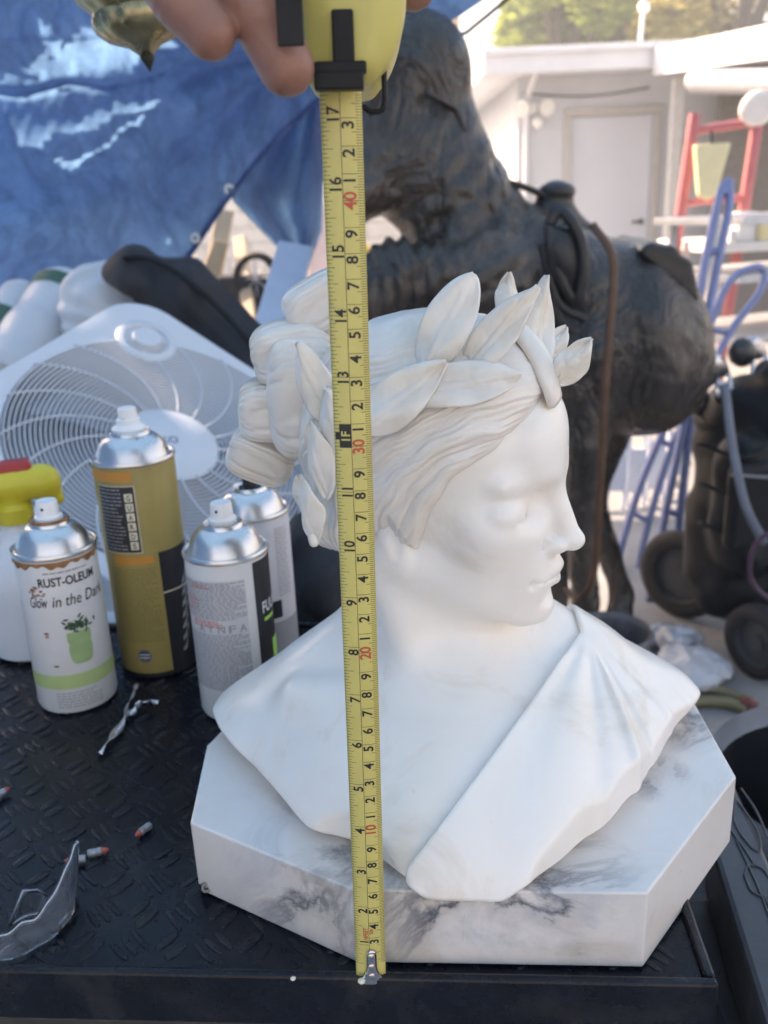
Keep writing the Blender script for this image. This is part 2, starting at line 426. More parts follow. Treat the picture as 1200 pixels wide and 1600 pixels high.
mb = MB(); mb.grid(P); tag(mb.build('blue_tarp', M_TARP, sm=0), 'large blue tarpaulin hung as a pleated curtain behind the fan', 'tarpaulin', 'blue tarpaulins of the shelter')
ct = bpy.data.objects['blue_tarp']
hem = [tarp_pt(rb(v) - 6, v) + np.array([0, -.006, 0]) for v in range(150, 505, 6)]
mb = MB(); mb.tube(hem, .007, 6, flat=.5); mb.build('hem', M_TARP, ct, sm=0)
M_EYE = mat('eyelet_metal', (.60, .58, .55), .35, metal=.8)
for v in (296, 372, 446):
    p = tarp_pt(rb(v) - 14, v) + np.array([0, -.012, 0]); mb = MB(); mb.lathe([(.006, 0), (.012, .002), (.014, 0), (.012, -.002)], 16, p, basis_from((0, -1, .1)), cap0=False, cap1=False); mb.build('eyelet', M_EYE, ct, sm=0)
# hanging flap right of the gap
P = []
for i in range(60):
    s = i / 59; L_ = np.array(at(455 - 95 * s + 70 * s * s, 120 + 190 * s, y=2.62)); 
    row = []
    v = 60 + 420 * s
    ul = 470 - 112 * min(1, s / .60) + (0 if s < .60 else 165 * (s - .60) / .40)
    ur = 512 - 14 * s + (0 if s < .72 else -40 * (s - .72) / .28)
    for j in range(46):
        u = ul + (ur - ul) * j / 45; p = at(u, v, y=2.62)
        row.append(p + np.array([0, .035 * math.sin(j / 45 * 13 + s) + .02 * nz2(p[0] * 6, p[2] * 3), 0]))
    P.append(row)
mb = MB(); mb.grid(P); tag(mb.build('blue_tarp', M_TARP, sm=0), 'narrow hanging flap of blue tarpaulin beside the bright gap, left of the tape', 'tarpaulin', 'blue tarpaulins of the shelter')
# unseen second layer added outside the curtain; gaps cut to shape the sun patches
SD = np.array(SUN_DIR); OY = TY + .34
def to_outer(u, v):
    p = at(u, v, y=TY); return p + SD * ((OY - p[1]) / SD[1])
gaps = [[(62, 30), (90, 42), (72, 98), (92, 60), (118, 38), (300, 42), (330, 60), (306, 92), (262, 112), (240, 122), (232, 128), (60, 146)],
        [(4, 160), (60, 150), (236, 132), (212, 152), (120, 168), (60, 186), (30, 205), (2, 196)],
        [(70, 240), (110, 250), (150, 225), (205, 160), (209, 168), (172, 212), (152, 238), (118, 272)],
        [(344, 300), (354, 318), (312, 352), (286, 392), (262, 396), (296, 346)],
        [(360, -120), (520, -140), (420, 40), (330, 20)]]
GP = [[(to_outer(u, v)[0], to_outer(u, v)[2]) for u, v in g] for g in gaps]
def inpoly(x, z, P):
    c = False
    for i in range(len(P)):
        a, b = P[i], P[i - 1]
        if (a[1] > z) != (b[1] > z) and x < (b[0] - a[0]) * (z - a[1]) / (b[1] - a[1]) + a[0]: c = not c
    return c
ou0 = to_outer(-330, -260); ou1 = to_outer(760, 500)
nx_, nz_ = 190, 130
xs = np.linspace(ou0[0] - .3, .05, nx_); zs = np.linspace(.55, 2.75, nz_)
V = [(x, OY + .02 * nz2(x * 3, z * 3), z) for z in zs for x in xs]; Fs = []
for i in range(nz_ - 1):
    for j in range(nx_ - 1):
        xc, zc_ = (xs[j] + xs[j + 1]) / 2, (zs[i] + zs[i + 1]) / 2
        if xc > -.02 or (xc > -.82 and zc_ < 1.27): continue
        if any(inpoly(xc + .012 * math.sin(zc_ * 40), zc_ + .01 * math.sin(xc * 37), g) for g in GP): continue
        Fs.append((i * nx_ + j, i * nx_ + j + 1, (i + 1) * nx_ + j + 1, (i + 1) * nx_ + j))
mb = MB(); mb.add(V, Fs); tag(mb.build('blue_tarp', M_TARP, sm=0), 'unseen second blue tarpaulin added behind the curtain, gaps cut for its sun patches', 'tarpaulin', 'blue tarpaulins of the shelter')
# unseen side sheet added on the left to cut the light there
P = [[(-1.75 + .05 * nz2(y * 2, z * 1.5) - .10 * (z - 1), y, z) for y in np.linspace(-2.0, 2.3, 60)] for z in np.linspace(.10, 2.28, 36)]
mb = MB(); mb.grid(P); tag(mb.build('blue_tarp', M_TARP, sm=0), 'unseen blue tarpaulin added at the left side to shade the shelter', 'tarpaulin', 'blue tarpaulins of the shelter')
# roof sheet over the stall; unseen far edge shaped to shade the yard and let sun reach the curtain
P = []
for i in range(50):
    row = []
    for j in range(70):
        x = -3.4 + 5.4 * j / 69
        ye = 2.52 + 3.0 / (1 + math.exp(-(x + 1.22) * 28))
        y = -1.30 + (ye + 1.30) * i / 49
        row.append((x, y, 2.32 + .05 * nz2(x * 1.5, y * 1.5) - .06 * math.sin(math.pi * i / 49) + .04 * (x + 1) + .12 * max(0, y - 2.5)))
    P.append(row)
mb = MB(); mb.grid(P); tag(mb.build('blue_tarp', M_TARP, sm=0), 'blue tarpaulin roof stretched over the cart and its clutter', 'tarpaulin', 'blue tarpaulins of the shelter')
P = [[(-1.95 + .72 * j / 39, 3.5 + 2.0 * i / 39, 2.40 + .12 * (1.0 + 2.0 * i / 39) + .03 * nz2(j * .1, i * .1)) for j in range(40)] for i in range(40)]  # unseen roof strip added to shade the ground further right
mb = MB(); mb.grid(P); tag(mb.build('blue_tarp', M_TARP, sm=0), 'unseen extra strip of blue tarpaulin roof added to shade the yard ground', 'tarpaulin', 'blue tarpaulins of the shelter')
mb = MB(); mb.tube(spline([at(640, 46, y=3.0), at(690, 49, y=3.0), at(722, 53, y=3.0), at(742, 40, y=3.0), at(800, -8, y=2.9), at(860, -60, y=2.8)], 30), .006, 8)
tag(mb.build('rope', mat('dark_rope', (.05, .055, .06), .8), sm=0), 'dark slack rope tied off above the bronze coloured horse', 'rope')
for nm, c in (('post', (-3.3, 2.5)), ('post', (1.75, 3.1)), ('post', (1.75, -.7)), ('post', (-3.3, -.7))):
    pass

def stone(name, veined, patina=False):
    m = bpy.data.materials.new(name); m.use_nodes = True; t = NT(m); b = t.n['Principled BSDF']
    co = t.coords()
    n1 = t.noise(13, 6, .62, .8, co)
    c = t.ramp(n1, [(.30, (.70, .60, .50)), (.46, (.815, .75, .68)), (.72, (.84, .79, .74))] if not patina else [(.28, (.60, .51, .42)), (.5, (.735, .67, .60)), (.72, (.80, .75, .70))])
    # warm specks and pits
    n2 = t.noise(70, 2, .5, 0, co)
    c = t.mix(t.maprange(n2, .74, .78, 0, .35), c, (.52, .42, .30))
    n3 = t.noise(150, 1, .5, 0, co)
    c = t.mix(t.maprange(n3, .83, .86, 0, .6), c, (.26, .22, .18))
    if veined:
        c = t.mix(1.0, c, (.86, .86, .88), 'MULTIPLY')
        n4 = t.noise(6.5, 8, .60, 1.3, co)
        vein = t.ramp(n4, [(.44, (0, 0, 0)), (.495, (1, 1, 1)), (.525, (.25, .25, .25)), (.60, (0, 0, 0))])
        n5 = t.noise(4.2, 3, .5, .4, t.coords((1.15, 1, 1)))
        # clouds of grey where this block has them: left face, front centre, and two on the upper right
        acc = None
        for (px_, py_, pz_, r_) in ((-.112, -.105, .040, .055), (-.085, -.108, .030, .06), (-.01, -.148, .035, .06), (.035, -.150, .030, .065), (.155, .005, .051, .045), (.118, -.055, .051, .03), (.02, -.11, .051, .05)):
            vm = t.new('ShaderNodeVectorMath', operation='DISTANCE'); t.link(co, vm.inputs[0]); vm.inputs[1].default_value = (px_, py_, pz_)
            mr = t.maprange(vm.outputs['Value'], r_ * .25, r_, 1, 0)
            if acc is None: acc = mr
            else:
                mx_ = t.new('ShaderNodeMath', operation='MAXIMUM'); t.link(acc, mx_.inputs[0]); t.link(mr, mx_.inputs[1]); acc = mx_.outputs[0]
        ma = t.new('ShaderNodeMath', operation='MULTIPLY'); t.link(acc, ma.inputs[0]); t.link(t.maprange(n5, .34, .52, .40, 1), ma.inputs[1]); patch = ma.outputs[0]
        nd = t.new('ShaderNodeMath', operation='MULTIPLY'); t.link(vein, nd.inputs[0]); t.link(patch, nd.inputs[1])
        c = t.mix(nd.outputs[0], c, (.10, .105, .12))
        n6 = t.noise(14, 6, .7, 1.2, co)
        nd2 = t.new('ShaderNodeMath', operation='MULTIPLY'); t.link(t.maprange(n6, .5, .7, 0, .75), nd2.inputs[0]); t.link(patch, nd2.inputs[1])
        c = t.mix(nd2.outputs[0], c, (.42, .43, .46))
    t.link(c, b.inputs['Base Color']); b.inputs['Coat Weight'].default_value = .15; b.inputs['Coat Roughness'].default_value = .22
    b.inputs['Roughness'].default_value = .30 if not veined else .24
    b.inputs['Subsurface Weight'].default_value = .38 if not veined else .25
    b.inputs['Subsurface Radius'].default_value = (1.0, .75, .55)
    b.inputs['Subsurface Scale'].default_value = .006
    t.bump(t.noise(220, 4, .6, 0, co), .06, .001, b)
    return m
M_STATUE = stone('white_marble', False)
M_PATINA = stone('patinated_marble', False, True)
M_VEINED = stone('veined_marble', True)

# ================================================================ marble bust
TZ = 0.80                                   # table top
BZ = 0.851                                  # top of the marble base
HO = np.array([.030, .530, 1.033]); HS = .0078; HA = math.radians(25)
HF = np.array([math.cos(HA), -math.sin(HA), 0]); HL = np.array([math.sin(HA), math.cos(HA), 0]); HU = np.array([0, 0, 1.])
HR = np.array([HL, HF, HU])                 # world -> head axes (x: figure's left, y: face, z: up)
def head_pt(x, y, z): return HO + HS * (x * HL + y * HF + z * HU)

class Vol:
    """a signed distance grid that shapes are blended into; surface nets turn it into a mesh"""
    def __init__(s, lo, hi, h):
        s.lo = np.array(lo, np.float32); s.h = h
        s.n = np.ceil((np.array(hi) - s.lo) / h).astype(int) + 1
        s.f = np.full(s.n, .03, np.float32)
        s.ax = [(s.lo[i] + h * np.arange(s.n[i])).astype(np.float32) for i in range(3)]
    def sub(s, lo=None, hi=None):
        if lo is None: sl = tuple(slice(0, k) for k in s.n)
        else:
            a = np.clip(((np.array(lo) - s.lo) / s.h).astype(int), 0, s.n); b = np.clip(((np.array(hi) - s.lo) / s.h).astype(int) + 2, 0, s.n)
            sl = tuple(slice(int(a[i]), int(b[i])) for i in range(3))
        return sl, s.ax[0][sl[0]][:, None, None], s.ax[1][sl[1]][None, :, None], s.ax[2][sl[2]][None, None, :]
    @staticmethod
    def head(X, Y, Z):
        dx, dy, dz = (X - HO[0]) / HS, (Y - HO[1]) / HS, (Z - HO[2]) / HS
        return (dx * HL[0] + dy * HL[1] + dz * 0).astype(np.float32), (dx * HF[0] + dy * HF[1] + dz * 0).astype(np.float32), (dz + 0 * dx + 0 * dy).astype(np.float32)
    def nets(s):
        f = s.f; ins = f < 0
        nx, ny, nz = f.shape
        c = np.zeros((nx - 1, ny - 1, nz - 1), np.int8)
        for i in (0, 1):
            for j in (0, 1):
                for k in (0, 1): c += ins[i:nx - 1 + i, j:ny - 1 + j, k:nz - 1 + k]
        act = np.argwhere((c > 0) & (c < 8)); del c
        idx = np.full((nx - 1, ny - 1, nz - 1), -1, np.int32)
        idx[act[:, 0], act[:, 1], act[:, 2]] = np.arange(len(act))
        acc = np.zeros((len(act), 3), np.float32); cnt = np.zeros(len(act), np.float32)
        cs = [(i, j, k) for i in (0, 1) for j in (0, 1) for k in (0, 1)]
        val = {q: f[act[:, 0] + q[0], act[:, 1] + q[1], act[:, 2] + q[2]] for q in cs}
        for q in cs:
            for d in range(3):
                if q[d] == 0:
                    p = list(q); p[d] = 1; p = tuple(p)
                    a, b = val[q], val[p]; m = (a < 0) != (b < 0)
                    t = np.where(m, a / np.where(m, a - b, 1), 0)
                    pos = np.array(q, np.float32)[None].repeat(len(act), 0); pos[:, d] = t
                    acc += pos * m[:, None]; cnt += m
        V = s.lo + s.h * (act + acc / cnt[:, None])
        Q = []
        for d in range(3):
            e1, e2 = [(1, 2), (2, 0), (0, 1)][d]
            a = ins; sl0 = [slice(None)] * 3; sl1 = [slice(None)] * 3; sl0[d] = slice(0, -1); sl1[d] = slice(1, None)
            A, B = ins[tuple(sl0)], ins[tuple(sl1)]
            e = np.argwhere(A != B); fl = A[e[:, 0], e[:, 1], e[:, 2]]
            ok = (e[:, e1] > 0) & (e[:, e2] > 0) & (e[:, e1] < s.n[e1] - 1) & (e[:, e2] < s.n[e2] - 1)
            e = e[ok]; fl = fl[ok]
            def g(o1, o2):
                w = e.copy(); w[:, e1] -= o1; w[:, e2] -= o2; return idx[w[:, 0], w[:, 1], w[:, 2]]
            q = np.stack([g(1, 1), g(0, 1), g(0, 0), g(1, 0)], 1)
            q[~fl] = q[~fl][:, ::-1]
            Q.append(q)
        return V, np.concatenate(Q)
def smin(a, b, k):
    h = np.clip(.5 + .5 * (b - a) / k, 0, 1); return b + (a - b) * h - k * h * (1 - h)
def smax(a, b, k): return -smin(-a, -b, k)
def s_ell(X, Y, Z, c, r):
    x, y, z = X - c[0], Y - c[1], Z - c[2]
    k0 = np.sqrt((x / r[0]) ** 2 + (y / r[1]) ** 2 + (z / r[2]) ** 2)
    k1 = np.sqrt((x / r[0] ** 2) ** 2 + (y / r[1] ** 2) ** 2 + (z / r[2] ** 2) ** 2)
    return (k0 * (k0 - 1) / np.maximum(k1, 1e-6)).astype(np.float32)
def s_cone(X, Y, Z, a, b, ra, rb):
    a = np.array(a, np.float32); b = np.array(b, np.float32); d = b - a
    x, y, z = X - a[0], Y - a[1], Z - a[2]
    t = np.clip((x * d[0] + y * d[1] + z * d[2]) / float(d @ d), 0, 1)
    return (np.sqrt((x - t * d[0]) ** 2 + (y - t * d[1]) ** 2 + (z - t * d[2]) ** 2) - (ra + (rb - ra) * t)).astype(np.float32)
def poly_sd(X, Y, P):
    """signed distance to a polygon, negative inside"""
    P = np.array(P, np.float32); n = len(P)
    d = np.full(np.broadcast(X, Y).shape, 1e9, np.float32); inside = np.zeros(d.shape, bool)
    for i in range(n):
        a, b = P[i], P[(i + 1) % n]; e = b - a
        wx, wy = X - a[0], Y - a[1]
        t = np.clip((wx * e[0] + wy * e[1]) / max(float(e @ e), 1e-12), 0, 1)
        d = np.minimum(d, (wx - t * e[0]) ** 2 + (wy - t * e[1]) ** 2)
        if a[1] != b[1]:
            c = ((a[1] > Y) != (b[1] > Y)) & (X < (b[0] - a[0]) * (Y - a[1]) / (b[1] - a[1]) + a[0])
            inside ^= c
    d = np.sqrt(d); return np.where(inside, -d, d).astype(np.float32)
def sstep(a, b, x):
    t = np.clip((x - a) / (b - a), 0, 1); return t * t * (3 - 2 * t)

def skull(hx, hy, hz):
    a = s_ell(hx, hy, hz, (0, .35, 3.4), (7.2, 9.7, 8.6))
    b = s_ell(hx, hy, hz, (0, 3.5, -3.0), (5.9, 6.5, 7.6))
    return smin(a, b, 2.0)

def torso_field(X, Y, Z):
    f = s_ell(X, Y, Z, (.041, .543, .832), (.142, .170, .098))
    f = smin(f, s_ell(X, Y, Z, (.041, .552, .836), (.184, .105, .072)), .022)
    f = smin(f, s_cone(X, Y, Z, (.030, .565, .955), (-.045, .555, .888), .024, .020), .035)
    f = smin(f, s_cone(X, Y, Z, (.050, .565, .955), (.125, .552, .892), .024, .020), .035)
    # a hint of collar bones
    f = smin(f, s_cone(X, Y, Z, (.018, .476, .902), (-.060, .510, .896), .005, .006), .022)
    f = smin(f, s_cone(X, Y, Z, (.047, .476, .902), (.115, .510, .896), .005, .006), .022)
    return f
def plan_cut(X, Y, Z, out=0.0):
    """the cut-off edge: sharp at the rim, undercut below it"""
    pl = poly_sd(X[:, :, 0:1], Y[:, :, 0:1], PLAN) - out
    ze = .8575 + .010 * np.clip(np.abs(X[:, :, 0:1] - .041) / .16, 0, 1) ** 2
    return (pl + 1.1 * np.maximum(0, ze - Z)).astype(np.float32)
def neck_field(X, Y, Z):
    p = head_pt(0, -.6, -5)
    f = s_cone(X, Y, Z, p, (.038, .548, .905), .044, .052)
    q = head_pt(-5.3, -2.2, -5.5)
    f = smin(f, s_cone(X, Y, Z, q, (.020, .488, .908), .008, .004), .028)
    q = head_pt(5.3, -2.2, -5.5)
    f = smin(f, s_cone(X, Y, Z, q, (.044, .488, .908), .008, .004), .028)
    return f

# outline of the cut-off bust in plan, measured along its lower edge
_edge = [(342, 1128), (368, 1160), (400, 1190), (440, 1235), (482, 1285), (520, 1298), (560, 1312), (600, 1340), (640, 1372), (662, 1394), (700, 1400),
         (745, 1402), (790, 1404), (830, 1365), (870, 1335), (905, 1305), (940, 1283), (965, 1250), (995, 1215), (1020, 1180), (1048, 1130), (1077, 1100)]
PLAN = [tuple(p) for p in spline([tuple(at(u, v, z=.8575 + .012 * abs((u - 720) / 360) ** 2)[:2]) for u, v in _edge], 84)]
PLAN += [(.214, .545), (.205, .580), (.150, .618), (.080, .632), (.000, .632), (-.080, .610), (-.122, .580), (-.128, .552)]

FOLD_APEX = np.array([.131, .532])
_folds = [((655, 1390), .0022, .12), ((760, 1402), -.0014, .12), ((830, 1370), .0015, .11), ((935, 1275), -.0018, .08), ((985, 1215), .0034, .055), ((1006, 1195), -.0016, .05), ((1040, 1150), .0012, .07)]
FOLDS = []
for (u, v), amp, w in _folds:
    p = at(u, v, z=.862)[:2] - FOLD_APEX; FOLDS.append((math.atan2(p[1], p[0]), amp, w))
def _surface(u, v):
    """where the line of sight meets the chest"""
    r = _ray(u, v); r = r / np.linalg.norm(r); tt = .35
    for _ in range(300):
        p = np.array(CAM_POS) + r * tt; q = p.astype(np.float32)
        d = float(smin(torso_field(q[0], q[1], q[2]), neck_field(q[0], q[1], q[2]), .03))
        if d < .0002 or p[2] < .853: break
        tt += max(d * .6, .0001)
    return p
_line = [_surface(905 - 265 * k, 997 + 376 * k)[:2] for k in np.linspace(.03, 1, 14)]
_d0 = _line[0] - _line[2]; _d0 /= np.linalg.norm(_d0); _d1 = _line[-1] - _line[-3]; _d1 /= np.linalg.norm(_d1)
DRAPE = [tuple(_line[0] + _d0 * .02 + np.array([0, .16])), tuple(_line[0] + _d0 * .012)] + [tuple(p) for p in _line] + [tuple(_line[-1] + _d1 * .06), (.5, .2), (.5, .8)]

def make_bust():
    root = thing('marble_bust', 'white marble bust with laurel wreath, head turned right, on a veined octagonal base', 'statue', (.04, .53, TZ))
    # ---- head, neck and chest as one surface
    V = Vol((-.135, .375, .846), (.225, .645, 1.135), .00115)
    sl, X, Y, Z = V.sub((-.14, .37, .84), (.23, .65, 1.06))
    t = torso_field(X, Y, Z)
    t = smin(t, neck_field(X, Y, Z), .03)
    t = smax(t, plan_cut(X, Y, Z, .0015), .0022)
    t = np.maximum(t, .8505 - Z)
    V.f[sl] = t; del t
    sl, X, Y, Z = V.sub((-.065, .43, .925), (.14, .645, 1.14))
    hx, hy, hz = V.head(X, Y, Z); ax = np.abs(hx)
    f = skull(hx, hy, hz)
    f = smin(f, s_cone(ax, hy, hz, (4.9, .6, -5.4), (1.3, 7.6, -9.5), 1.5, 1.35), 2.0)      # jaw
    f = smin(f, s_ell(ax, hy, hz, (4.1, 6.2, -2.3), (1.7, 1.9, 1.6)), 2.2)                    # cheekbone
    f = smin(f, s_ell(hx, hy, hz, (0, 7.9, -6.6), (2.9, 2.35, 2.7)), 1.6)                      # muzzle
    f = smin(f, s_ell(hx, hy, hz, (0, 8.55, -9.65), (1.55, 1.4, 1.3)), 1.1)                    # chin
    f = smin(f, s_cone(ax, hy, hz, (.9, 9.45, 1.5), (4.9, 7.35, 1.5), .72, .36), 1.6)           # brow
    f = smin(f, s_ell(hx, hy, hz, (0, 8.9, 4.2), (3.6, 1.5, 3.2)), 1.8)                        # forehead
    f = smax(f, -s_ell(ax, hy, hz, (3.0, 10.2, -.55), (2.0, 1.75, 1.3)), 1.3)                 # sockets
    f = smin(f, s_ell(ax, hy, hz, (3.75, 7.12, -.7), (1.95, 1.50, 1.35)), .5)                 # lidded eyes
    lid = [(2.25, 8.12, -1.10), (2.75, 8.42, -1.28), (3.4, 8.58, -1.38), (4.05, 8.56, -1.36), (4.5, 8.44, -1.28)]
    g_ = None
    for p_, q_ in zip(lid, lid[1:]):
        c_ = s_cone(ax, hy, hz, p_, q_, .10, .10); g_ = c_ if g_ is None else np.minimum(g_, c_)
    f = smax(f, -g_, .20)                                                                      # line under the lowered lid
    f = smin(f, s_cone(ax, hy, hz, (2.7, 8.28, -1.68), (4.7, 7.95, -1.66), .14, .10), .40)     # lower lid
    f = smax(f, -s_cone(ax, hy, hz, (1.75, 9.0, .35), (2.2, 8.6, -1.0), .12, .08), .6)         # inner corner
    f = smin(f, s_cone(hx, hy, hz, (0, 9.45, 1.5), (0, 11.25, -3.7), .66, .80), .9)            # nose
    f = smin(f, s_ell(hx, hy, hz, (0, 11.3, -3.75), (.85, .95, .72)), .5)
    f = smin(f, s_ell(ax, hy, hz, (1.08, 10.15, -4.0), (.66, 1.0, .66)), .55)                  # wings
    f = smax(f, -s_cone(ax, hy, hz, (1.70, 9.7, -3.6), (1.85, 9.2, -4.5), .05, .05), .5)       # crease beside the wing
    f = smax(f, -s_ell(ax, hy, hz, (.55, 10.75, -4.9), (.28, .5, .28)), .25)                   # nostrils
    f = smax(f, -s_ell(hx, hy, hz, (0, 10.75, -5.25), (.30, .55, .62)), .35)                   # philtrum
    f = smin(f, s_cone(ax, hy, hz, (.35, 10.15, -6.0), (2.15, 9.15, -6.45), .48, .22), .5)     # upper lip
    f = smin(f, s_cone(ax, hy, hz, (.0, 9.95, -7.25), (1.75, 9.1, -6.95), .56, .28), .5)       # lower lip
    f = smax(f, -s_cone(ax, hy, hz, (0, 10.7, -6.64), (2.45, 9.35, -6.70), .05, .04), .22)     # between the lips
    f = smax(f, -s_ell(ax, hy, hz, (2.7, 9.15, -6.75), (.16, .3, .22)), .5)                     # mouth corner
    f = smax(f, -s_ell(hx, hy, hz, (0, 10.35, -8.3), (1.9, .85, .6)), .9)                      # under the lip
    # ear, half covered by the hair
    f = smin(f, s_ell(ax, hy, hz, (6.15, -.55, -3.0), (.75, 1.35, 2.1)), .5)
    f = smin(f, s_ell(ax, hy, hz, (6.2, .15, -4.75), (.62, .85, 1.15)), .3)
    f = smax(f, -s_ell(ax, hy, hz, (6.95, -.15, -3.35), (.32, .5, .9)), .4)
    V.f[sl] = smin(V.f[sl], f * HS, .012)
    vs, q = V.nets()
    me = smooth(np_mesh('figure', vs, q)); link('figure', me, M_STATUE, root)
    del V
    # ---- drapery over the far shoulder
    D = Vol((-.03, .372, .846), (.226, .645, .965), .0011)
    sl, X, Y, Z = D.sub()
    t = torso_field(X, Y, Z)
    ang = np.arctan2(Y - FOLD_APEX[1], X - FOLD_APEX[0]); rr = np.hypot(X - FOLD_APEX[0], Y - FOLD_APEX[1])
    fold = np.zeros(ang.shape, np.float32)
    for a0, amp, w in FOLDS:
        d = (ang - a0 + math.pi) % (2 * math.pi) - math.pi
        fold += amp * np.exp(-(d / w) ** 2)
    fold *= sstep(.006, .05, rr) * 1.2
    thick = .0042 + fold
    t = t - thick
    t = smin(t, neck_field(X, Y, Z) - .003, .03)
    t = smax(t, plan_cut(X, Y, Z, .0028 + .5 * fold[:, :, 0:1]), .002)
    edge = poly_sd(X[:, :, 0:1], Y[:, :, 0:1], DRAPE)
    t = smax(t, np.broadcast_to(edge, t.shape).astype(np.float32), .0035)
    # the gathered pinch on the shoulder
    t = smin(t, s_cone(X, Y, Z, (.124, .520, .912), (.142, .545, .903), .0050, .004), .010)
    t = np.maximum(t, .8507 - Z)
    D.f[sl] = t
    vs, q = D.nets(); me = smooth(np_mesh('drapery', vs, q)); link('drapery', me, M_STATUE, root); del D, t
    # ---- hair
    face = [(30, 7.3), (9.8, 7.2), (8.9, 6.4), (8.0, 5.2), (6.9, 4.3), (5.6, 3.1), (4.2, 1.9), (3.1, .4), (2.3, -1.6), (1.75, -3.0), (1.9, -4.0), (2.45, -4.75), (1.75, -4.55), (1.3, -4.9), (1.1, -4.2), (.5, -3.5), (-.6, -3.3), (-1.9, -3.7), (-2.6, -4.8), (-3.5, -5.6), (-6, -6.2), (-9, -6.4), (-20, -6.5), (-20, -40), (30, -40)]
    H = Vol((-.075, .43, .965), (.135, .65, 1.155), .0008)
    sl, X, Y, Z = H.sub()
    hx, hy, hz = H.head(X, Y, Z)
    wob = .25 * np.sin(hz * 1.7 + hx) + .15 * np.sin(hy * 2.9)
    h = poly_sd(hy, hz, face) + wob * .5
    base = skull(hx, hy, hz)
    nap = s_ell(hx, hy, hz, (0, -5.2, -2.6), (5.3, 3.6, 3.6)); base = smin(base, nap, 1.5)
    th = -.40 - 2.2 * sstep(.15, 1.0, -h) + 1.25 * sstep(-.12, .85, h) + .55 * sstep(.6, 3.0, h) + .5 * np.exp(-((hy - 7.5) ** 2 + (hz - 7.5) ** 2) / 7)
    f = (base - th)
    # band across the top of the forehead
    H.f[sl] = (f * HS).astype(np.float32)
    vs, q = H.nets(); del H, f, base, h
    # strands: carve along lines that run round the face and back to the knot
    d = (vs - HO) / HS; cx, cy, cz = d @ HL, d @ HF, d @ HU
    side = np.sign(cx)
    rad = np.hypot((cy - 8.6) / 1.2, (cz + 3.2)) + .24 * np.sin(cy * .65 + .7) + .16 * np.sin(cz * .9 + cx * .5) + .07 * np.sin(cy * 1.9 + cz * .9) + .05 * np.sin(cz * 2.3 - cy * .8)
    rad = rad + .10 * np.abs(cx)
    hh = poly_sd(cy.astype(np.float32), cz.astype(np.float32), face)
    amp = sstep(-.1, .6, hh) * (1 - .62 * sstep(8.0, 11.0, cz + .25 * cy))
    lock = np.sin(rad * 2 * np.pi / 2.3 + .9 * np.sin(cy * .6 + cz * .4)); lock = np.sign(lock) * np.abs(lock) ** .8
    fine = np.sin(rad * 2 * np.pi / .74 + .7 * np.sin(cz * .5 + cy * .3)) * .6 + np.sin(rad * 2 * np.pi / .43 + .9 * np.sin(cy * .5)) * .45
    mod = .55 + .30 * np.sin(cy * 1.1 - cz * .7) + .25 * np.sin(cy * 2.3 + cz * 1.6 + 1)
    g1_ = np.abs(np.sin(rad * np.pi / .62 + .6 * np.sin(cz * .6 + cy * .3))); g2_ = np.abs(np.sin(rad * np.pi / .37 + .8 * np.sin(cy * .5 - cz * .3)))
    disp = (.16 * lock - .17 * (1 - g1_) ** 2.5 * mod - .10 * (1 - g2_) ** 2 * (1.1 - mod) + .05 * fine) * amp
    me = np_mesh('hair', vs, q)
    nr = np.empty(len(me.vertices) * 3, np.float32); me.vertices.foreach_get('normal', nr); nr = nr.reshape(-1, 3)
    co = np.empty(len(me.vertices) * 3, np.float32); me.vertices.foreach_get('co', co); co = co.reshape(-1, 3)
    co += nr * (disp * HS)[:, None].astype(np.float32); me.vertices.foreach_set('co', co.ravel()); me.update()
    link('hair', smooth(me), M_PATINA, root)
    # fillet: the smooth band that runs from the wreath down to the parting
    def on_head(u, v, off):
        r = _ray(u, v); r = r / np.linalg.norm(r); tt = .30
        for _ in range(400):
            p = np.array(CAM_POS) + r * tt; c = HR @ (p - HO) / HS
            d = float(skull(np.float32(c[0]), np.float32(c[1]), np.float32(c[2]))) - off
            if d < .01: break
            tt += max(d * HS * .6, .00008)
        return p
    mb = MB(); rows = []
    for (u, v, off) in spline([(770, 488, 2.1), (800, 500, 2.15), (828, 522, 2.15), (852, 556, 2.0), (866, 590, 1.75), (874, 622, 1.2)], 24):
        p = on_head(u, v, off); c = HR @ (p - HO) / HS
        rows.append(p)
    P = []
    for i, p in enumerate(rows):
        tdir = rows[min(i + 1, len(rows) - 1)] - rows[max(i - 1, 0)]; tdir /= np.linalg.norm(tdir)
        nrm = p - head_pt(0, 1, 2); nrm -= tdir * nrm.dot(tdir); nrm /= np.linalg.norm(nrm); sd_ = np.cross(nrm, tdir)
        P.append([p + sd_ * e * .0088 - nrm * (.0016 * e * e + .0004 * math.cos(e * 14) + (.003 if abs(e) > 1.05 else 0)) for e in (-1.15, -1, -.6, -.2, .2, .6, 1, 1.15)])
    mb.grid(P); mb.build('fillet', M_PATINA, root, sm=0, solid=.002)
    # ---- knot of hair at the back: separate rolls
    rolls = [((409, 712), .583, (.0225, .0165, .020), 22), ((428, 640), .580, (.0225, .0205, .022), 5), ((458, 548), .580, (.0265, .0200, .022), -8), ((503, 476), .585, (.0240, .0185, .020), -26), ((478, 620), .566, (.024, .038, .026), 0)]
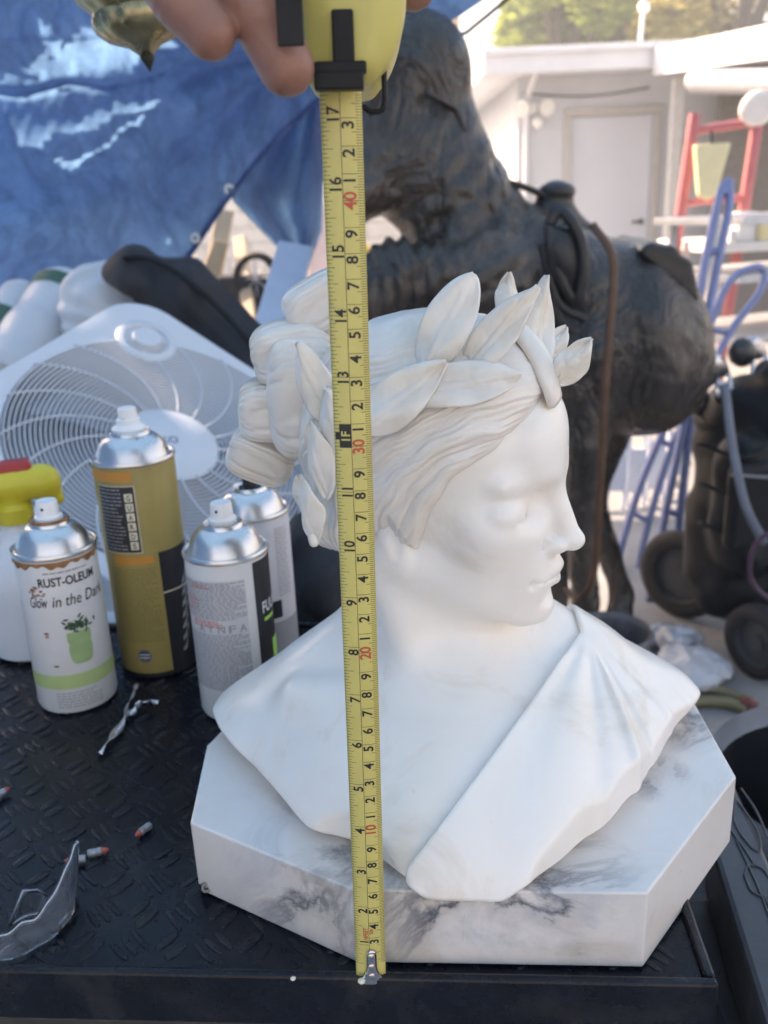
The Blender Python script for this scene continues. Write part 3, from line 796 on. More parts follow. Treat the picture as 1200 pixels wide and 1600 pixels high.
    for (u, v), y, rad3, tilt in rolls:
        n, m = 48, 120; P = []
        c = at(u, v, y=y); Rm = rotm('Y', math.radians(tilt))
        for i in range(n + 1):
            th = math.pi * i / n; row = []
            for j in range(m + 1):
                ph = 2 * math.pi * j / m
                p = np.array([math.cos(th), math.sin(th) * math.cos(ph), math.sin(th) * math.sin(ph)])
                p = np.sign(p) * np.abs(p) ** .62
                g = 1 + (.045 * math.sin(ph * 5 + 1.2 * math.sin(th * 2 + tilt)) - .055 * (1 - abs(math.sin(ph * 8 + 1.1 * math.sin(th * 2.2 + tilt)))) ** 3 - .03 * (1 - abs(math.sin(ph * 13 + 1.6 * th))) ** 3) * math.sin(th) ** .6
                row.append(c + Rm @ (p * np.array([rad3[0], rad3[2], rad3[1]]) * g))
            P.append(row)
        mb = MB(); mb.grid(P); mb.build('hair_roll', M_PATINA, root, sm=0)
    # ---- laurel leaves:  (base, tip, width, bend, roll, round)
    def leaf(b, t, w, nrm, bend=.006, cup=.25, blunt=.0, veins=5, seed=0):
        b = np.array(b); t = np.array(t); ax = t - b; L = np.linalg.norm(ax); ax /= L
        nrm = np.array(nrm, float); nrm = nrm - ax * nrm.dot(ax); nrm /= np.linalg.norm(nrm); sd_ = np.cross(nrm, ax)
        n, m = 44, 20; P = []
        for i in range(n + 1):
            s = i / n
            prof = max(0., math.sin(math.pi * s ** (.80 if not blunt else 1.05))) ** (.78 if not blunt else .60)
            wd = max(.03, prof) * w * .46
            mid = b + ax * L * s + nrm * (bend * math.sin(math.pi * s * .85) + .3 * bend * s * s)
            row = []
            for j in range(m + 1):
                e = (j / m - .5) * 2
                rib = (.0009 * math.exp(-(e / .07) ** 2) - .0006 * math.exp(-((abs(e) - .2) / .1) ** 2)) * (1 - s * .75)
                vn = -.0006 * max(0, math.cos((s * veins - abs(e) * .8 + .2) * 2 * math.pi)) ** 6 * max(0, 1 - abs(e) * 1.15) * min(1, abs(e) * 6)
                row.append(mid + sd_ * e * wd + nrm * (-cup * wd * e * e + rib + vn + .0016 * math.sin(6 * s + 3 * e + seed) + .0009 * math.sin(13 * s + 2 * seed) * abs(e)))
            P.append(row)
        mb = MB(); mb.grid(P)
        return mb.build('leaf', M_PATINA, root, sm=0, solid=.0017)
    N = -HL * .8 + np.array([0, -.35, .25])
    A = lambda u, v, y: at(u, v, y=y)
    leaf(A(655, 592, .478), A(742, 431, .490), .0300, N + HU * .2, .004, .2, 1, seed=1)
    leaf(A(722, 590, .476), A(842, 450, .478), .0245, N + HU * .5, .004, .2, seed=2)
    leaf(A(846, 575, .505), A(860, 428, .520), .0210, (.3, -1, .2), -.006, .2, seed=3)
    leaf(A(798, 505, .535), A(796, 425, .545), .0170, (.2, -1, .2), -.003, .2, seed=4)
    leaf(A(868, 600, .490), A(925, 529, .487), .0195, (-.2, -1, .6), .002, .2, seed=5)
    leaf(A(850, 560, .520), A(884, 513, .530), .0160, (-.2, -1, .6), .002, .2, seed=6)
    leaf(A(560, 674, .462), A(698, 566, .466), .0285, N, .003, .18, seed=7)
    leaf(A(624, 618, .4655), A(812, 588, .468), .0270, N + HU * .35, .0035, .20, 1, veins=7, seed=8)
    leaf(A(527, 674, .476), A(468, 534, .478), .0260, (-.55, -.9, .1), .003, .25, seed=9)
    leaf(A(542, 720, .470), A(514, 604, .470), .0230, (-.55, -.9, .1), .003, .25, 1, seed=10)
    leaf(A(512, 780, .476), A(490, 655, .478), .0220, (-.7, -.8, 0), .003, .25, 1, seed=11)
    leaf(A(492, 845, .480), A(470, 742, .484), .0250, (-.75, -.7, 0), .002, .3, 1, seed=12)
    mb = MB(); mb.tube(spline([A(484, 815, .482), A(489, 840, .481), A(492, 854, .480)], 8), [.0022, .0022, .0024, .0028, .003, .003, .0028, .0026, .0015], 10)
    mb.build('leaf_stalk', M_PATINA, root, sm=0)
    # ---- base
    bp = [at(557, 1395, z=BZ)[:2], at(1012, 1395, z=BZ)[:2], at(1150, 1213, z=BZ)[:2], at(1078, 1085, z=BZ)[:2]]
    bp[0] = np.array([-.0255, .3865])
    bp += [np.array([.150, .665]), np.array([-.030, .668]), at(323, 1165, z=BZ)[:2] + np.array([.0, .0]), at(297, 1285, z=BZ)[:2]]
    bp.insert(6, at(323, 1165, z=BZ)[:2] + np.array([.022, .055]))
    mb = MB(); mb.prism([tuple(p) for p in bp], TZ + .0012, BZ)
    mb.build('base', M_VEINED, root, bevel=.0012)
    return root

# ================================================================ cart with the black plastic top
M_BLACKPL = mat('black_plastic', (.004, .006, .011), .26, var=.25, vscale=14, spec=.28, bump=.22, bscale=140, bdist=.0008, dirt=(.036, .036, .036), dirt_scale=9, dirt_amt=.45, rvar=.35)
M_BUMP = mat('black_plastic_worn', (.006, .008, .013), .27, var=.3, vscale=30, spec=.30, bump=.15, bscale=200, bdist=.0005, dirt=(.06, .056, .05), dirt_scale=14, dirt_amt=.45, rvar=.35)
M_SKIRT = mat('warm_reflect_plastic', (.036, .031, .026), .55, var=.3, vscale=8, bump=.15, bscale=90, bdist=.001, dirt=(.11, .095, .075), dirt_scale=5, dirt_amt=.6)  # warm reflected light put into the brown base colour, with random dirt
CART = thing('utility_cart', 'black plastic utility cart with raised rim and tread pattern top', 'cart', (-.12, .58, 0))
cu = np.array([-.997, .078, 0]); cvv = np.array([.078, .997, 0]); cc = np.array([.1630, .3580, 0])
CW, CD = .78, .435
Rc = np.stack([-cu, cvv, [0, 0, 1]], 1)
def cpt(a, b, z): return cc + cu * a + cvv * b + np.array([0, 0, z])
def cbox(mb, a0, a1, b0, b1, z0, z1): mb.box(cpt((a0 + a1) / 2, (b0 + b1) / 2, (z0 + z1) / 2), (a1 - a0, b1 - b0, z1 - z0), Rc)
mb = MB(); cbox(mb, .006, CW - .006, .006, CD - .006, TZ - .03, TZ - .0002); mb.build('top_plate', M_BLACKPL, CART)
for nm, q in (('rim', (0, CW, 0, .0055)), ('rim', (0, CW, CD - .0055, CD)), ('rim', (0, .0055, .0057, CD - .0057)), ('rim', (CW - .0055, CW, .0057, CD - .0057))):
    mb = MB(); cbox(mb, *q, TZ - .03, TZ + .005); mb.build(nm, M_BUMP, CART, bevel=.0018)
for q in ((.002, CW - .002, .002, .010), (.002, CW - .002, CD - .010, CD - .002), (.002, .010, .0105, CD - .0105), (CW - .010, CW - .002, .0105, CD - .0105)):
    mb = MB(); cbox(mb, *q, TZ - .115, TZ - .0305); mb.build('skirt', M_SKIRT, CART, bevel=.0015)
for a_ in (.03, CW - .03):
    for b_ in (.03, CD - .03):
        mb = MB(); cbox(mb, a_ - .018, a_ + .018, b_ - .018, b_ + .018, .09, TZ - .0310); mb.build('leg', M_BLACKPL, CART, bevel=.003)
        cw = MB(); cw.lathe([(.0, -.014), (.03, -.014), (.042, -.010), (.042, .010), (.03, .014), (0, .014)], 20, cpt(a_, b_, .043), basis_from(cvv)); cw.build('caster', M_BLACKPL, CART, sm=40)
mb = MB(); cbox(mb, .014, CW - .014, .014, CD - .014, .26, .29); mb.build('lower_shelf', M_BLACKPL, CART)
mb = MB(); rr = random.Random(3)
def lozenge(c, ang, L, W, h):
    d = np.array([math.cos(ang), math.sin(ang), 0]); e = np.array([-d[1], d[0], 0]); vs = []
    for z, k in ((-.0006, 1.0), (h * .7, .86), (h, .55)):
        for i in range(8):
            t_ = 2 * math.pi * i / 8; cx_, sx_ = math.cos(t_), math.sin(t_)
            vs.append(c + d * (math.copysign(abs(cx_) ** .7, cx_) * L / 2 * k) + e * (sx_ * W / 2 * k) + np.array([0, 0, z]))
    fs = [(i, (i + 1) % 8, 8 + (i + 1) % 8, 8 + i) for i in range(8)] + [(8 + i, 8 + (i + 1) % 8, 16 + (i + 1) % 8, 16 + i) for i in range(8)] + [tuple(16 + i for i in range(8))]
    mb.add(vs, fs)
g = .0245
for i in range(int(CW / g)):
    for j in range(int(CD / g)):
        c = cpt(.016 + (i + .5) * g, .012 + (j + .5) * g, TZ)
        if (i + j) % 2 == 0:
            for k in (-1, 0, 1): lozenge(c + Rc @ np.array([k * .0066 * .7, k * .0066 * .7, 0]), math.radians(-45 - 4.5 + rr.uniform(-5, 5)), .024 * rr.uniform(.85, 1.05), .0044, rr.uniform(.0004, .0008))
        else:
            for k in (-.5, .5): lozenge(c + Rc @ np.array([k * .0105 * .7, -k * .0105 * .7, 0]), math.radians(45 - 4.5 + 12 + rr.uniform(-6, 6)), .0195 * rr.uniform(.85, 1.05), .0072, rr.uniform(.0004, .0009))
o = mb.build('tread_pattern', M_BUMP, CART, sm=35); o['kind'] = 'stuff'

make_bust()

# ================================================================ tape measure
M_TAPE = mat('tape_yellow', (.60, .50, .155), .38, var=.06, vscale=40, dirt=(.42, .36, .16), dirt_scale=30, dirt_amt=.35, coat=.15)
M_INK = mat('black_ink', (.02, .02, .02), .45, var=0); M_RED = mat('red_ink', (.55, .09, .05), .45, var=0)
M_CASE = mat('case_yellow', (.56, .47, .13), .40, var=.05, vscale=30, dirt=(.36, .31, .13), dirt_scale=18, dirt_amt=.3, bump=.05, bscale=300, bdist=.0005)
M_RUBBER = mat('black_rubber', (.008, .008, .009), .5, spec=.3, bump=.1, bscale=300, bdist=.0005)
M_STEEL = mat('bright_steel', (.62, .60, .58), .22, metal=1.0, var=.1, rvar=.5)
tm = thing('tape_measure', 'yellow tape measure held upright in front of the bust, blade pulled out', 'tape measure', (-.0179, .3749, TZ))
F0 = np.array([-.0179, .3749, TZ + .0015]); T1 = at(529.5, 138, y=.3700); tv = T1 - F0; TL = np.linalg.norm(tv); tv /= TL
tn = np.array([0, -1., 0]) - tv * (-tv[1]); tn /= np.linalg.norm(tn); ts = np.cross(tv, tn) * -1.0     # ts: to the right in the picture
if ts[0] < 0: ts = -ts
TW = .0158
def bl(s, w, off=0.0):
    """point on the blade: s metres up from the hook, w from -1 (left edge) to 1 (right edge)"""
    return F0 + tv * s + ts * (w * TW / 2) + tn * (-.0016 * w * w + .0016 + off) + ts * .0006 * math.sin(s * 5)
K = TL / .4405                                         # keep the printed scale in step with the visible length
mb = MB(); P = [[bl(TL * 1.03 * i / 60, -1 + 2 * j / 10) for j in range(11)] for i in range(61)]
mb.grid(P); mb.build('blade', M_TAPE, tm, sm=0, solid=.0002)
inkB, inkR = MB(), MB()
def mark(mbx, s0, s1, w0, w1, n=2):
    P = [[bl((s0 if i == 0 else s1), w0 + (w1 - w0) * j / n, .00022) for j in range(n + 1)] for i in range(2)]; mbx.grid(P)
mark(inkB, .004, TL, -.055, -.030, 1)
smax_ = TL - .002
for k in range(1, 450):
    s = k * .001 * K
    if s > smax_ or s < .012: continue
    if k % 10 == 0: w0 = -.04
    elif k % 5 == 0: w0 = .50
    else: w0 = .70
    mark(inkB, s - .00011, s + .00011, w0, .99)
for k in range(1, 18 * 16):
    s = k * .0254 / 16 * K
    if s > smax_ or s < .012: continue
    w1 = -.04 if k % 16 == 0 else (-.45 if k % 8 == 0 else (-.58 if k % 4 == 0 else (-.66 if k % 2 == 0 else -.74)))
    mark(inkB, s - .00010, s + .00010, -.99, w1)
def text_mesh(s, bold=False, shear=0.0, spacing=1.0):
    cu_ = bpy.data.curves.new('txt', 'FONT'); cu_.body = s; cu_.size = 1.0; cu_.align_x = 'LEFT'; cu_.align_y = 'BOTTOM_BASELINE'; cu_.shear = shear; cu_.space_character = spacing
    cu_.resolution_u = 3
    if bold: cu_.offset = .022
    ob = bpy.data.objects.new('txt', cu_); COL.objects.link(ob)
    bpy.context.view_layer.update()
    dg = bpy.context.evaluated_depsgraph_get(); me = bpy.data.meshes.new_from_object(ob.evaluated_get(dg))
    v = np.array([x.co[:] for x in me.vertices]) if len(me.vertices) else np.zeros((0, 3)); f = [tuple(p.vertices) for p in me.polygons]
    bpy.data.objects.remove(ob); bpy.data.curves.remove(cu_); bpy.data.meshes.remove(me)
    return v, f
TXT = {}
def txt(s, **kw):
    key = (s, tuple(sorted(kw.items())))
    if key not in TXT: TXT[key] = text_mesh(s, **kw)
    return TXT[key]
def blade_text(mbx, string, s_mid, w_base, h, wide=1.0):
    """characters run up the blade, their feet towards the right edge"""
    v, f = txt(string, bold=True)
    if not len(v): return
    ww = (v[:, 0].max() - v[:, 0].min()) * h / .70 * wide; x0_ = v[:, 0].min()
    pts = [bl(s_mid - ww / 2 + (p[0] - x0_) * h / .70 * wide, w_base - (p[1] * h / .70) / (TW / 2), .00026) for p in v]
    mbx.add(pts, f)
for c in range(2, 45):
    s = c * .01 * K
    if s > smax_ - .001: continue
    if c % 10 == 0: blade_text(inkR, str(c), s, .60, .0050, .95)
    elif s > .021: blade_text(inkB, str(c % 10), s - .0024, .58, .0046, 1.0)
for c in range(1, 18):
    s = c * .0254 * K
    if c == 12: continue
    if c >= 10: blade_text(inkB, str(c), s, -.12, .0046, .95)
    elif c > 1: blade_text(inkB, str(c), s - .0026, -.12, .0046, 1.0)
    else: blade_text(inkB, '1', s + .002, -.12, .0042, 1.0)
# foot mark: black box with 1F
s = 12 * .0254 * K
mark(inkB, s - .0052, s + .0052, -.72, -.06, 3)
mark(inkB, s - .0016, s + .0016, -.93, -.72, 1)
wh = MB()
def blade_text_hi(mbx, string, s_mid, w_base, h):
    v, f = txt(string, bold=True); ww = (v[:, 0].max() - v[:, 0].min()) * h / .70; x0_ = v[:, 0].min()
    mbx.add([bl(s_mid - ww / 2 + (p[0] - x0_) * h / .70, w_base - (p[1] * h / .70) / (TW / 2), .00042) for p in v], f)
blade_text_hi(wh, '1F', s, -.16, .0036); wh.build('foot_number', M_TAPE, tm)
blade_text(inkR, '16FEET', .0325, -.14, .0022, .9); blade_text(inkR, '5m', .034, .22, .0022, .9)
inkB.build('black_scale', M_INK, tm)['kind'] = 'stuff'; inkR.build('red_scale', M_RED, tm)['kind'] = 'stuff'
# hook with rivets
mb = MB(); P = []
for i in range(13):
    t_ = i / 12; s = .0225 * (1 - t_); wd = (.30 + .04 * t_) if t_ < .55 else (.34 + .62 * ((t_ - .55) / .45) ** 1.6)
    if t_ < .12: wd = .30 * math.sqrt(max(.05, 1 - ((.12 - t_) / .12) ** 2))
    P.append([bl(s, .08 + e * wd, .0009 + .0005 * math.cos(e * 1.3)) for e in (-1, -.6, -.2, .2, .6, 1)])
P.append([bl(-.001, .02 + e * .98, .0011) for e in (-1, -.6, -.2, .2, .6, 1)])
P.append([bl(-.0013, .02 + e * .98, -.002) for e in (-1, -.6, -.2, .2, .6, 1)])
mb.grid(P); hook = mb.build('hook', M_STEEL, tm, sm=0, solid=.0007)
for s in (.0185, .0115, .0052):
    mb = MB(); mb.lathe([(.0021, 0), (.0020, .0007), (.0012, .0011), (0, .0012)], 14, bl(s, .06, .0013), basis_from(tn)); mb.build('rivet', M_STEEL, hook, sm=50)
# case
CB = T1 + tv * .0005
def cs(a, b, h): return CB + ts * a + np.array([0, 1., 0]) * b + tv * h
case = Vol((-.055, .345, 1.215), (.025, .45, 1.32), .0009)
sl, X, Y, Z = case.sub()
lx = (X - CB[0]) * ts[0] + (Y - CB[1]) * ts[1] + (Z - CB[2]) * ts[2]; ly = Y - CB[1] + 0 * X + 0 * Z; lz = (X - CB[0]) * tv[0] + (Y - CB[1]) * tv[1] + (Z - CB[2]) * tv[2]
def rbox(x, y, z, c, h, r):
    qx, qy, qz = np.abs(x - c[0]) - h[0] + r, np.abs(y - c[1]) - h[1] + r, np.abs(z - c[2]) - h[2] + r
    return np.sqrt(np.maximum(qx, 0) ** 2 + np.maximum(qy, 0) ** 2 + np.maximum(qz, 0) ** 2) + np.minimum(np.maximum(qx, np.maximum(qy, qz)), 0) - r
# right flank curves in towards the mouth as in the photograph
lxx = lx + .012 * np.clip((.030 - lz) / .030, 0, 1) ** 2.2 * (lx > .004) * np.clip((lx - .004) / .012, 0, 1)
f = rbox(lxx, ly, lz, (.0062, .026, .034), (.0195, .034, .034), .007)
f = smin(f, rbox(lxx, ly, lz, (.0062, .026, .036), (.0155, .0365, .036), .009), .002)
f = smax(f, -(np.sqrt((lx - .0072) ** 2 + (ly + .0105) ** 2 * 4) - .0004), .0006)
f = smax(f, -rbox(lx, ly, lz, (-.0004, -.012, .0), (.0090, .012, .0030), .001), .001)
case.f[sl] = f.astype(np.float32); vs, q = case.nets(); link('case', smooth(np_mesh('case', vs, q)), M_CASE, tm)
mb = MB(); mb.box(cs(.0025, -.0115, .0135), (.0078, .004, .020), np.stack([ts, -tn, tv], 1)); mb.build('lock_lever', M_RUBBER, tm, bevel=.0008)
mb = MB(); mb.box(cs(.0012, -.0125, .0046), (.0188, .008, .0040), np.stack([ts, -tn, tv], 1)); mb.box(cs(.0006, -.0130, .0002), (.0178, .009, .0060), np.stack([ts, -tn, tv], 1)); mb.build('mouth_guard', M_RUBBER, tm, bevel=.0007)
mb = MB(); mb.lathe([(.0034, 0), (.0030, .0006), (.0022, .0002), (0, .0)], 16, cs(-.0102, -.0078, .034), basis_from(tn + ts * -.5)); mb.build('screw', mat('rust_screw', (.25, .13, .08), .5, metal=.6), tm, sm=50)
mb = MB(); mb.box(at(451, -8, y=.3300), (.0088, .0012, .030), np.stack([ts, -tn, tv], 1)); mb.box((at(451, -50, y=.3300) + cs(-.010, 0, .055)) / 2, (.030, .0012, .008), np.stack([ts, -tn, tv], 1)); mb.build('belt_clip', M_RUBBER, tm, bevel=.0005)
mb = MB(); mb.tube(spline([cs(.0085, .006, -.0062), cs(.0125, .006, -.0082), cs(.0168, .006, -.0068), cs(.0172, .006, .004), cs(.0172, .008, .010)], 16), .0011, 8); mb.build('strap_loop', M_RUBBER, tm, sm=0)

# ================================================================ the hand
M_SKIN = mat('skin', (.29, .135, .095), .42, var=.14, vscale=60, bump=.5, bscale=420, bdist=.0006, sss=.25, sss_r=(1, .35, .2), sss_s=.003, dirt=(.22, .085, .062), dirt_scale=40, dirt_amt=.45)
M_NAIL = mat('nail', (.66, .44, .38), .3, sss=.2, sss_r=(1, .4, .3), sss_s=.002)
hand = thing('person', 'hand of a person gripping the tape measure from above, fingertips hanging down', 'person', tuple(cs(-.03, .01, .09)))
HV = Vol((-.145, .30, 1.19), (.06, .46, 1.40), .0011)
sl, X, Y, Z = HV.sub()
hd = None
def chain(pts, rs, k=.004, crease=True):
    g_ = None
    for i, ((p, q), (ra, rb_)) in enumerate(zip(zip(pts, pts[1:]), zip(rs, rs[1:]))):
        c_ = s_cone(X, Y, Z, p, q, ra, rb_)
        g_ = c_ if g_ is None else smin(g_, c_, k)
    if crease:
        for i in range(1, len(pts) - 1):                       # skin folds across each joint
            d_ = (pts[i + 1] - pts[i - 1]); d_ = d_ / np.linalg.norm(d_)
            for o_, w_, a_ in ((0.0, .0016, .0013), (.0040, .0013, .0006), (-.0040, .0013, .0006)):
                tt = (X - pts[i][0]) * d_[0] + (Y - pts[i][1]) * d_[1] + (Z - pts[i][2]) * d_[2] - o_
                near = (X - pts[i][0]) ** 2 + (Y - pts[i][1]) ** 2 + (Z - pts[i][2]) ** 2
                g_ = g_ + a_ * np.exp(-(tt / w_) ** 2) * np.exp(-near / .0003)
    return g_.astype(np.float32)
F_ = lambda u, v, y: at(u, v, y=y)
ring = chain([F_(140, -190, .385), F_(218, -80, .352), F_(284, 2, .338), F_(328, 52, .336)], [.0094, .0096, .0093, .0086])
midd = chain([F_(290, -200, .385), F_(350, -75, .352), F_(402, 15, .345), F_(447, 104, .345)], [.0102, .0108, .0106, .0098])
indx = chain([F_(470, -200, .392), F_(455, -110, .40), F_(462, -40, .402), F_(470, 20, .405)], [.0100, .0100, .0094, .0075])
litt = chain([F_(60, -190, .395), F_(80, -120, .365), F_(110, -75, .352), F_(150, -40, .350)], [.0088, .0086, .0080, .0066])
thmb = chain([F_(420, -300, .40), F_(560, -240, .395), F_(640, -120, .402), F_(646, -20, .405)], [.014, .0135, .0115, .0088])
palm = smin(s_cone(X, Y, Z, F_(120, -215, .40), F_(430, -235, .40), .011, .013), s_cone(X, Y, Z, F_(230, -330, .42), F_(420, -340, .42), .017, .018), .02)
wrist = s_cone(X, Y, Z, F_(330, -330, .42), F_(300, -520, .44), .022, .024)
t = smin(palm, wrist, .02)
for d_, k_ in ((ring, .0025), (midd, .0025), (litt, .0025), (thmb, .010)): t = smin(t, d_, k_)
t = smin(t, indx, .005)
HV.f[sl] = t; vs, q = HV.nets(); me = smooth(np_mesh('body', vs, q))
link('body', me, M_SKIN, hand); del HV, t

# ================================================================ spray cans
M_CHROME = mat('can_tinplate', (.60, .60, .60), .30, metal=1.0, var=.03, vscale=20, rvar=.12, dirt=(.40, .36, .31), dirt_scale=9, dirt_amt=.25)
M_CANW = mat('can_white_label', (.66, .645, .63), .35, var=.03, vscale=30, dirt=(.62, .52, .42), dirt_scale=22, dirt_amt=.25)
M_CANY = mat('can_yellow_label', (.33, .25, .085), .36, var=.10, vscale=20, dirt=(.20, .16, .08), dirt_scale=12, dirt_amt=.5)
M_PBLACK = mat('print_black', (.016, .018, .022), .38, var=.1)
M_PGREY = mat('print_grey', (.30, .30, .31), .45, var=.1)
M_PPALE = mat('print_pale', (.72, .66, .50), .45, var=.05)
M_PORANGE = mat('print_orange', (.55, .22, .04), .45, var=.1)
M_PRED = mat('print_red', (.60, .16, .12), .45, var=.1)
M_PGREEN = mat('print_green', (.42, .52, .22), .45, var=.06); M_PLIME = mat('print_lime', (.30, .62, .12), .45); M_PPOT = mat('print_pot_green', (.30, .43, .20), .45, var=.12, vscale=80); M_PDARKG = mat('print_dark_green', (.03, .085, .04), .5, var=.5, vscale=300)
M_RUST = mat('rust_stain', (.30, .13, .05), .8, var=.4, vscale=120)
M_CAPW = mat('white_cap', (.78, .77, .76), .38, var=.02); M_CAPB = mat('black_cap', (.02, .02, .02), .4)
M_SILVERLBL = mat('can_silver_label', (.60, .58, .60), .4, var=.05, dirt=(.4, .35, .3), dirt_scale=20, dirt_amt=.3)
class Can:
    def __init__(s, label, pos, r, h, matl, cap, group='spray cans on the cart', phi0=None, nm='spray_can'):
        s.r, s.h = r, h; s.c = np.array([pos[0], pos[1], TZ + .0014]); s.root = thing(nm, label, 'spray can', tuple(s.c), 0, group)
        s.phi0 = math.atan2(-s.c[1], -s.c[0]) if phi0 is None else phi0           # the side that faces the photographer
        mb = MB(); mb.lathe([(r * .90, 0), (r * .97, .0012), (r, .004), (r, h - .004), (r * .985, h - .001)], 56, s.c, cap0=True, cap1=False); s.body = mb.build('can_body', matl, s.root, sm=35)
        k = r / .033
        mb = MB(); mb.lathe([(r * .99, h - .0015), (r * 1.035, h - .0005), (r * 1.045, h + .0014), (r * 1.02, h + .0030), (r * .985, h + .0026), (r * .95, h + .0008), (r * .90, h + .0016), (r * .86, h + .0055), (r * .80, h + .0115), (r * .70, h + .0165), (r * .58, h + .0195), (r * .50, h + .0205), (r * .485, h + .0225), (r * .46, h + .0238), (r * .43, h + .0225), (r * .40, h + .0205), (r * .25, h + .0205)], 56, s.c, cap0=False)
        s.dome = mb.build('dome', M_CHROME, s.root, sm=40)
        z = h + .0200
        if cap == 'tall': prof = [(r * .33, z), (r * .34, z + .007), (r * .27, z + .0085), (r * .26, z + .0185), (r * .235, z + .020), (r * .1, z + .0195)]
        elif cap == 'collar': prof = [(r * .42, z), (r * .42, z + .006), (r * .36, z + .0075), (r * .29, z + .010), (r * .285, z + .0135), (r * .24, z + .0145), (r * .22, z + .0225), (r * .19, z + .0235), (r * .08, z + .0225)]
        else: prof = [(r * .30, z), (r * .31, z + .003), (r * .2, z + .004), (r * .19, z + .0115), (r * .15, z + .0125), (.0005, z + .0125)]
        mb = MB(); mb.lathe(prof, 28, s.c, cap0=False); s.noz = mb.build('nozzle', M_CAPB if cap == 'black' else M_CAPW, s.root, sm=35)
        mb = MB(); d = np.array([math.cos(s.phi0 - .5), math.sin(s.phi0 - .5), 0]); rr_ = r * (.26 if cap == 'tall' else .225); mb.lathe([(.0014, 0), (.0011, .0007), (.0004, .0003)], 12, s.c + d * rr_ * .98 + np.array([0, 0, z + .0145]), basis_from(d)); mb.build('spray_orifice', M_CAPB, s.noz, sm=40)
    def P(s, a, z, off=.00025):
        """a: arc metres to the right as seen from the front, z: height on the can"""
        q = s.phi0 + a / s.r; R = s.r + off; return s.c + np.array([R * math.cos(q), R * math.sin(q), z])
    def patch(s, name, m, a0, a1, z0, z1, off=.00025, par=None):
        n = max(2, int(abs(a1 - a0) / .0016)); mb = MB(); mb.grid([[s.P(a0 + (a1 - a0) * j / n, z, off) for j in range(n + 1)] for z in (z0, z1)]); return mb.build(name, m, par or s.body, sm=0)
    def poly(s, mb, pts, off=.0003): mb.add([s.P(a, z, off) for a, z in pts], [tuple(range(len(pts)))])
    def text(s, name, m, string, a0, z, h, width=None, off=.0004, bold=True, shear=0.0, slope=0.0, par=None, mb=None):
        v, f = txt(string, bold=bold, shear=shear); x0_ = v[:, 0].min(); w = v[:, 0].max() - x0_; k = h / .70; kx = k if width is None else width / w
        b_ = mb or MB(); b_.add([s.P(a0 + (p[0] - x0_) * kx, z + p[1] * k + slope * (p[0] - x0_) * kx, off) for p in v], f)
        return b_ if mb is not None else b_.build(name, m, par or s.body)
    def lines(s, name, m, a0, a1, z0, z1, n, hh, seed=0, off=.0004, fill=.8, words=True):
        """a block of small print: rows of word-long dashes"""
        rg = random.Random(seed); mb = MB()
        for i in range(n):
            z = z1 - (z1 - z0) * (i + .5) / n; a = a0; end = a1 - (a1 - a0) * (rg.random() * .25 if rg.random() < .5 else 0)
            while a < end:
                L = rg.uniform(.0015, .0055) if words else (end - a); b_ = min(end, a + L)
                mb.grid([[s.P(a + (b_ - a) * j / 3, zz, off) for j in range(4)] for zz in (z - hh / 2, z + hh / 2)]); a = b_ + .0009
        return mb.build(name, m, s.body)
# 1: white can with the glow lettering
c1 = Can('white spray can with a potted plant picture and rust stained rim, leftmost on the cart', (-.273, .693), .0330, .139, M_CANW, 'tall', phi0=None)
c1.text('brand_lettering', M_PBLACK, 'RUST-OLEUM', -.0170, .1165, .0072, .047)
mbx = MB()
a = -.0270
for wd, w in (('Glow', .0150), ('in', .0070), ('the', .0125), ('Dark', .021)):
    c1.text('', None, wd, a, .0985 + .0, .0098 if wd != 'in' else .0095, w, bold=False, shear=.22, mb=mbx); a += w + .0035
mbx.build('script_lettering', M_PBLACK, c1.body)
c1.lines('tagline', M_PGREY, -.012, .024, .1265, .1290, 1, .0012, 5)
c1.patch('pale_green_band', M_PGREEN, -.060, .060, .0240, .0370)
pot = [(-.0095, .074), (.0095, .076), (.0100, .066), (.0088, .064), (.0098, .060), (.0085, .049), (.004, .0455), (-.004, .0455), (-.0085, .049), (-.0098, .060), (-.0085, .064), (-.0098, .067)]
mbx = MB(); mbx.grid([[c1.P(.0080 + w_ * (j / 12 - .5) * 2, z, .0003) for j in range(13)] for z, w_ in ((.0455, .0040), (.0462, .0065), (.049, .0085), (.0545, .0094), (.060, .0098), (.0625, .0092), (.064, .0088), (.0655, .0095), (.068, .0100), (.0745, .0097))]); mbx.build('pot_picture', M_PPOT, c1.body, sm=0)
mbx = MB(); rg = random.Random(8)
for i in range(46):
    ca, cz = .008 + rg.gauss(0, .0058), .0795 + rg.gauss(0, .0032); t_ = rg.uniform(0, 6.28)
    if cz < .0735: cz = .0735 + rg.random() * .004
    c1.poly(mbx, [(ca + math.cos(t_ + q) * l, cz + math.sin(t_ + q) * l) for q, l in ((0, .0030), (1.3, .0010), (3.14, .0026), (4.9, .0011))], .00036 + i * 2e-6)
mbx.build('plant_picture', M_PDARKG, c1.body)
c1.lines('small_print', M_PGREY, -.018, .020, .0060, .0215, 6, .0009, 3)
rg = random.Random(2); mbx = MB()
for (ca, cz, n_, sp) in ((-.0225, .1135, 9, .0028), (-.018, .109, 7, .003), (-.016, .0745, 2, .0015), (-.013, .0455, 2, .0012)):
    for i in range(n_):
        a_, z_, w_ = ca + rg.gauss(0, sp), cz + rg.gauss(0, sp * .6), rg.uniform(.0007, .0022); c1.poly(mbx, [(a_ + w_ * 1.4 * math.cos(q * 1.05) * rg.uniform(.6, 1.1), z_ + w_ * .7 * math.sin(q * 1.05) * rg.uniform(.6, 1.1)) for q in range(6)], .0005 + i * 3e-6)
mbx.build('rust_spots', M_RUST, c1.body)
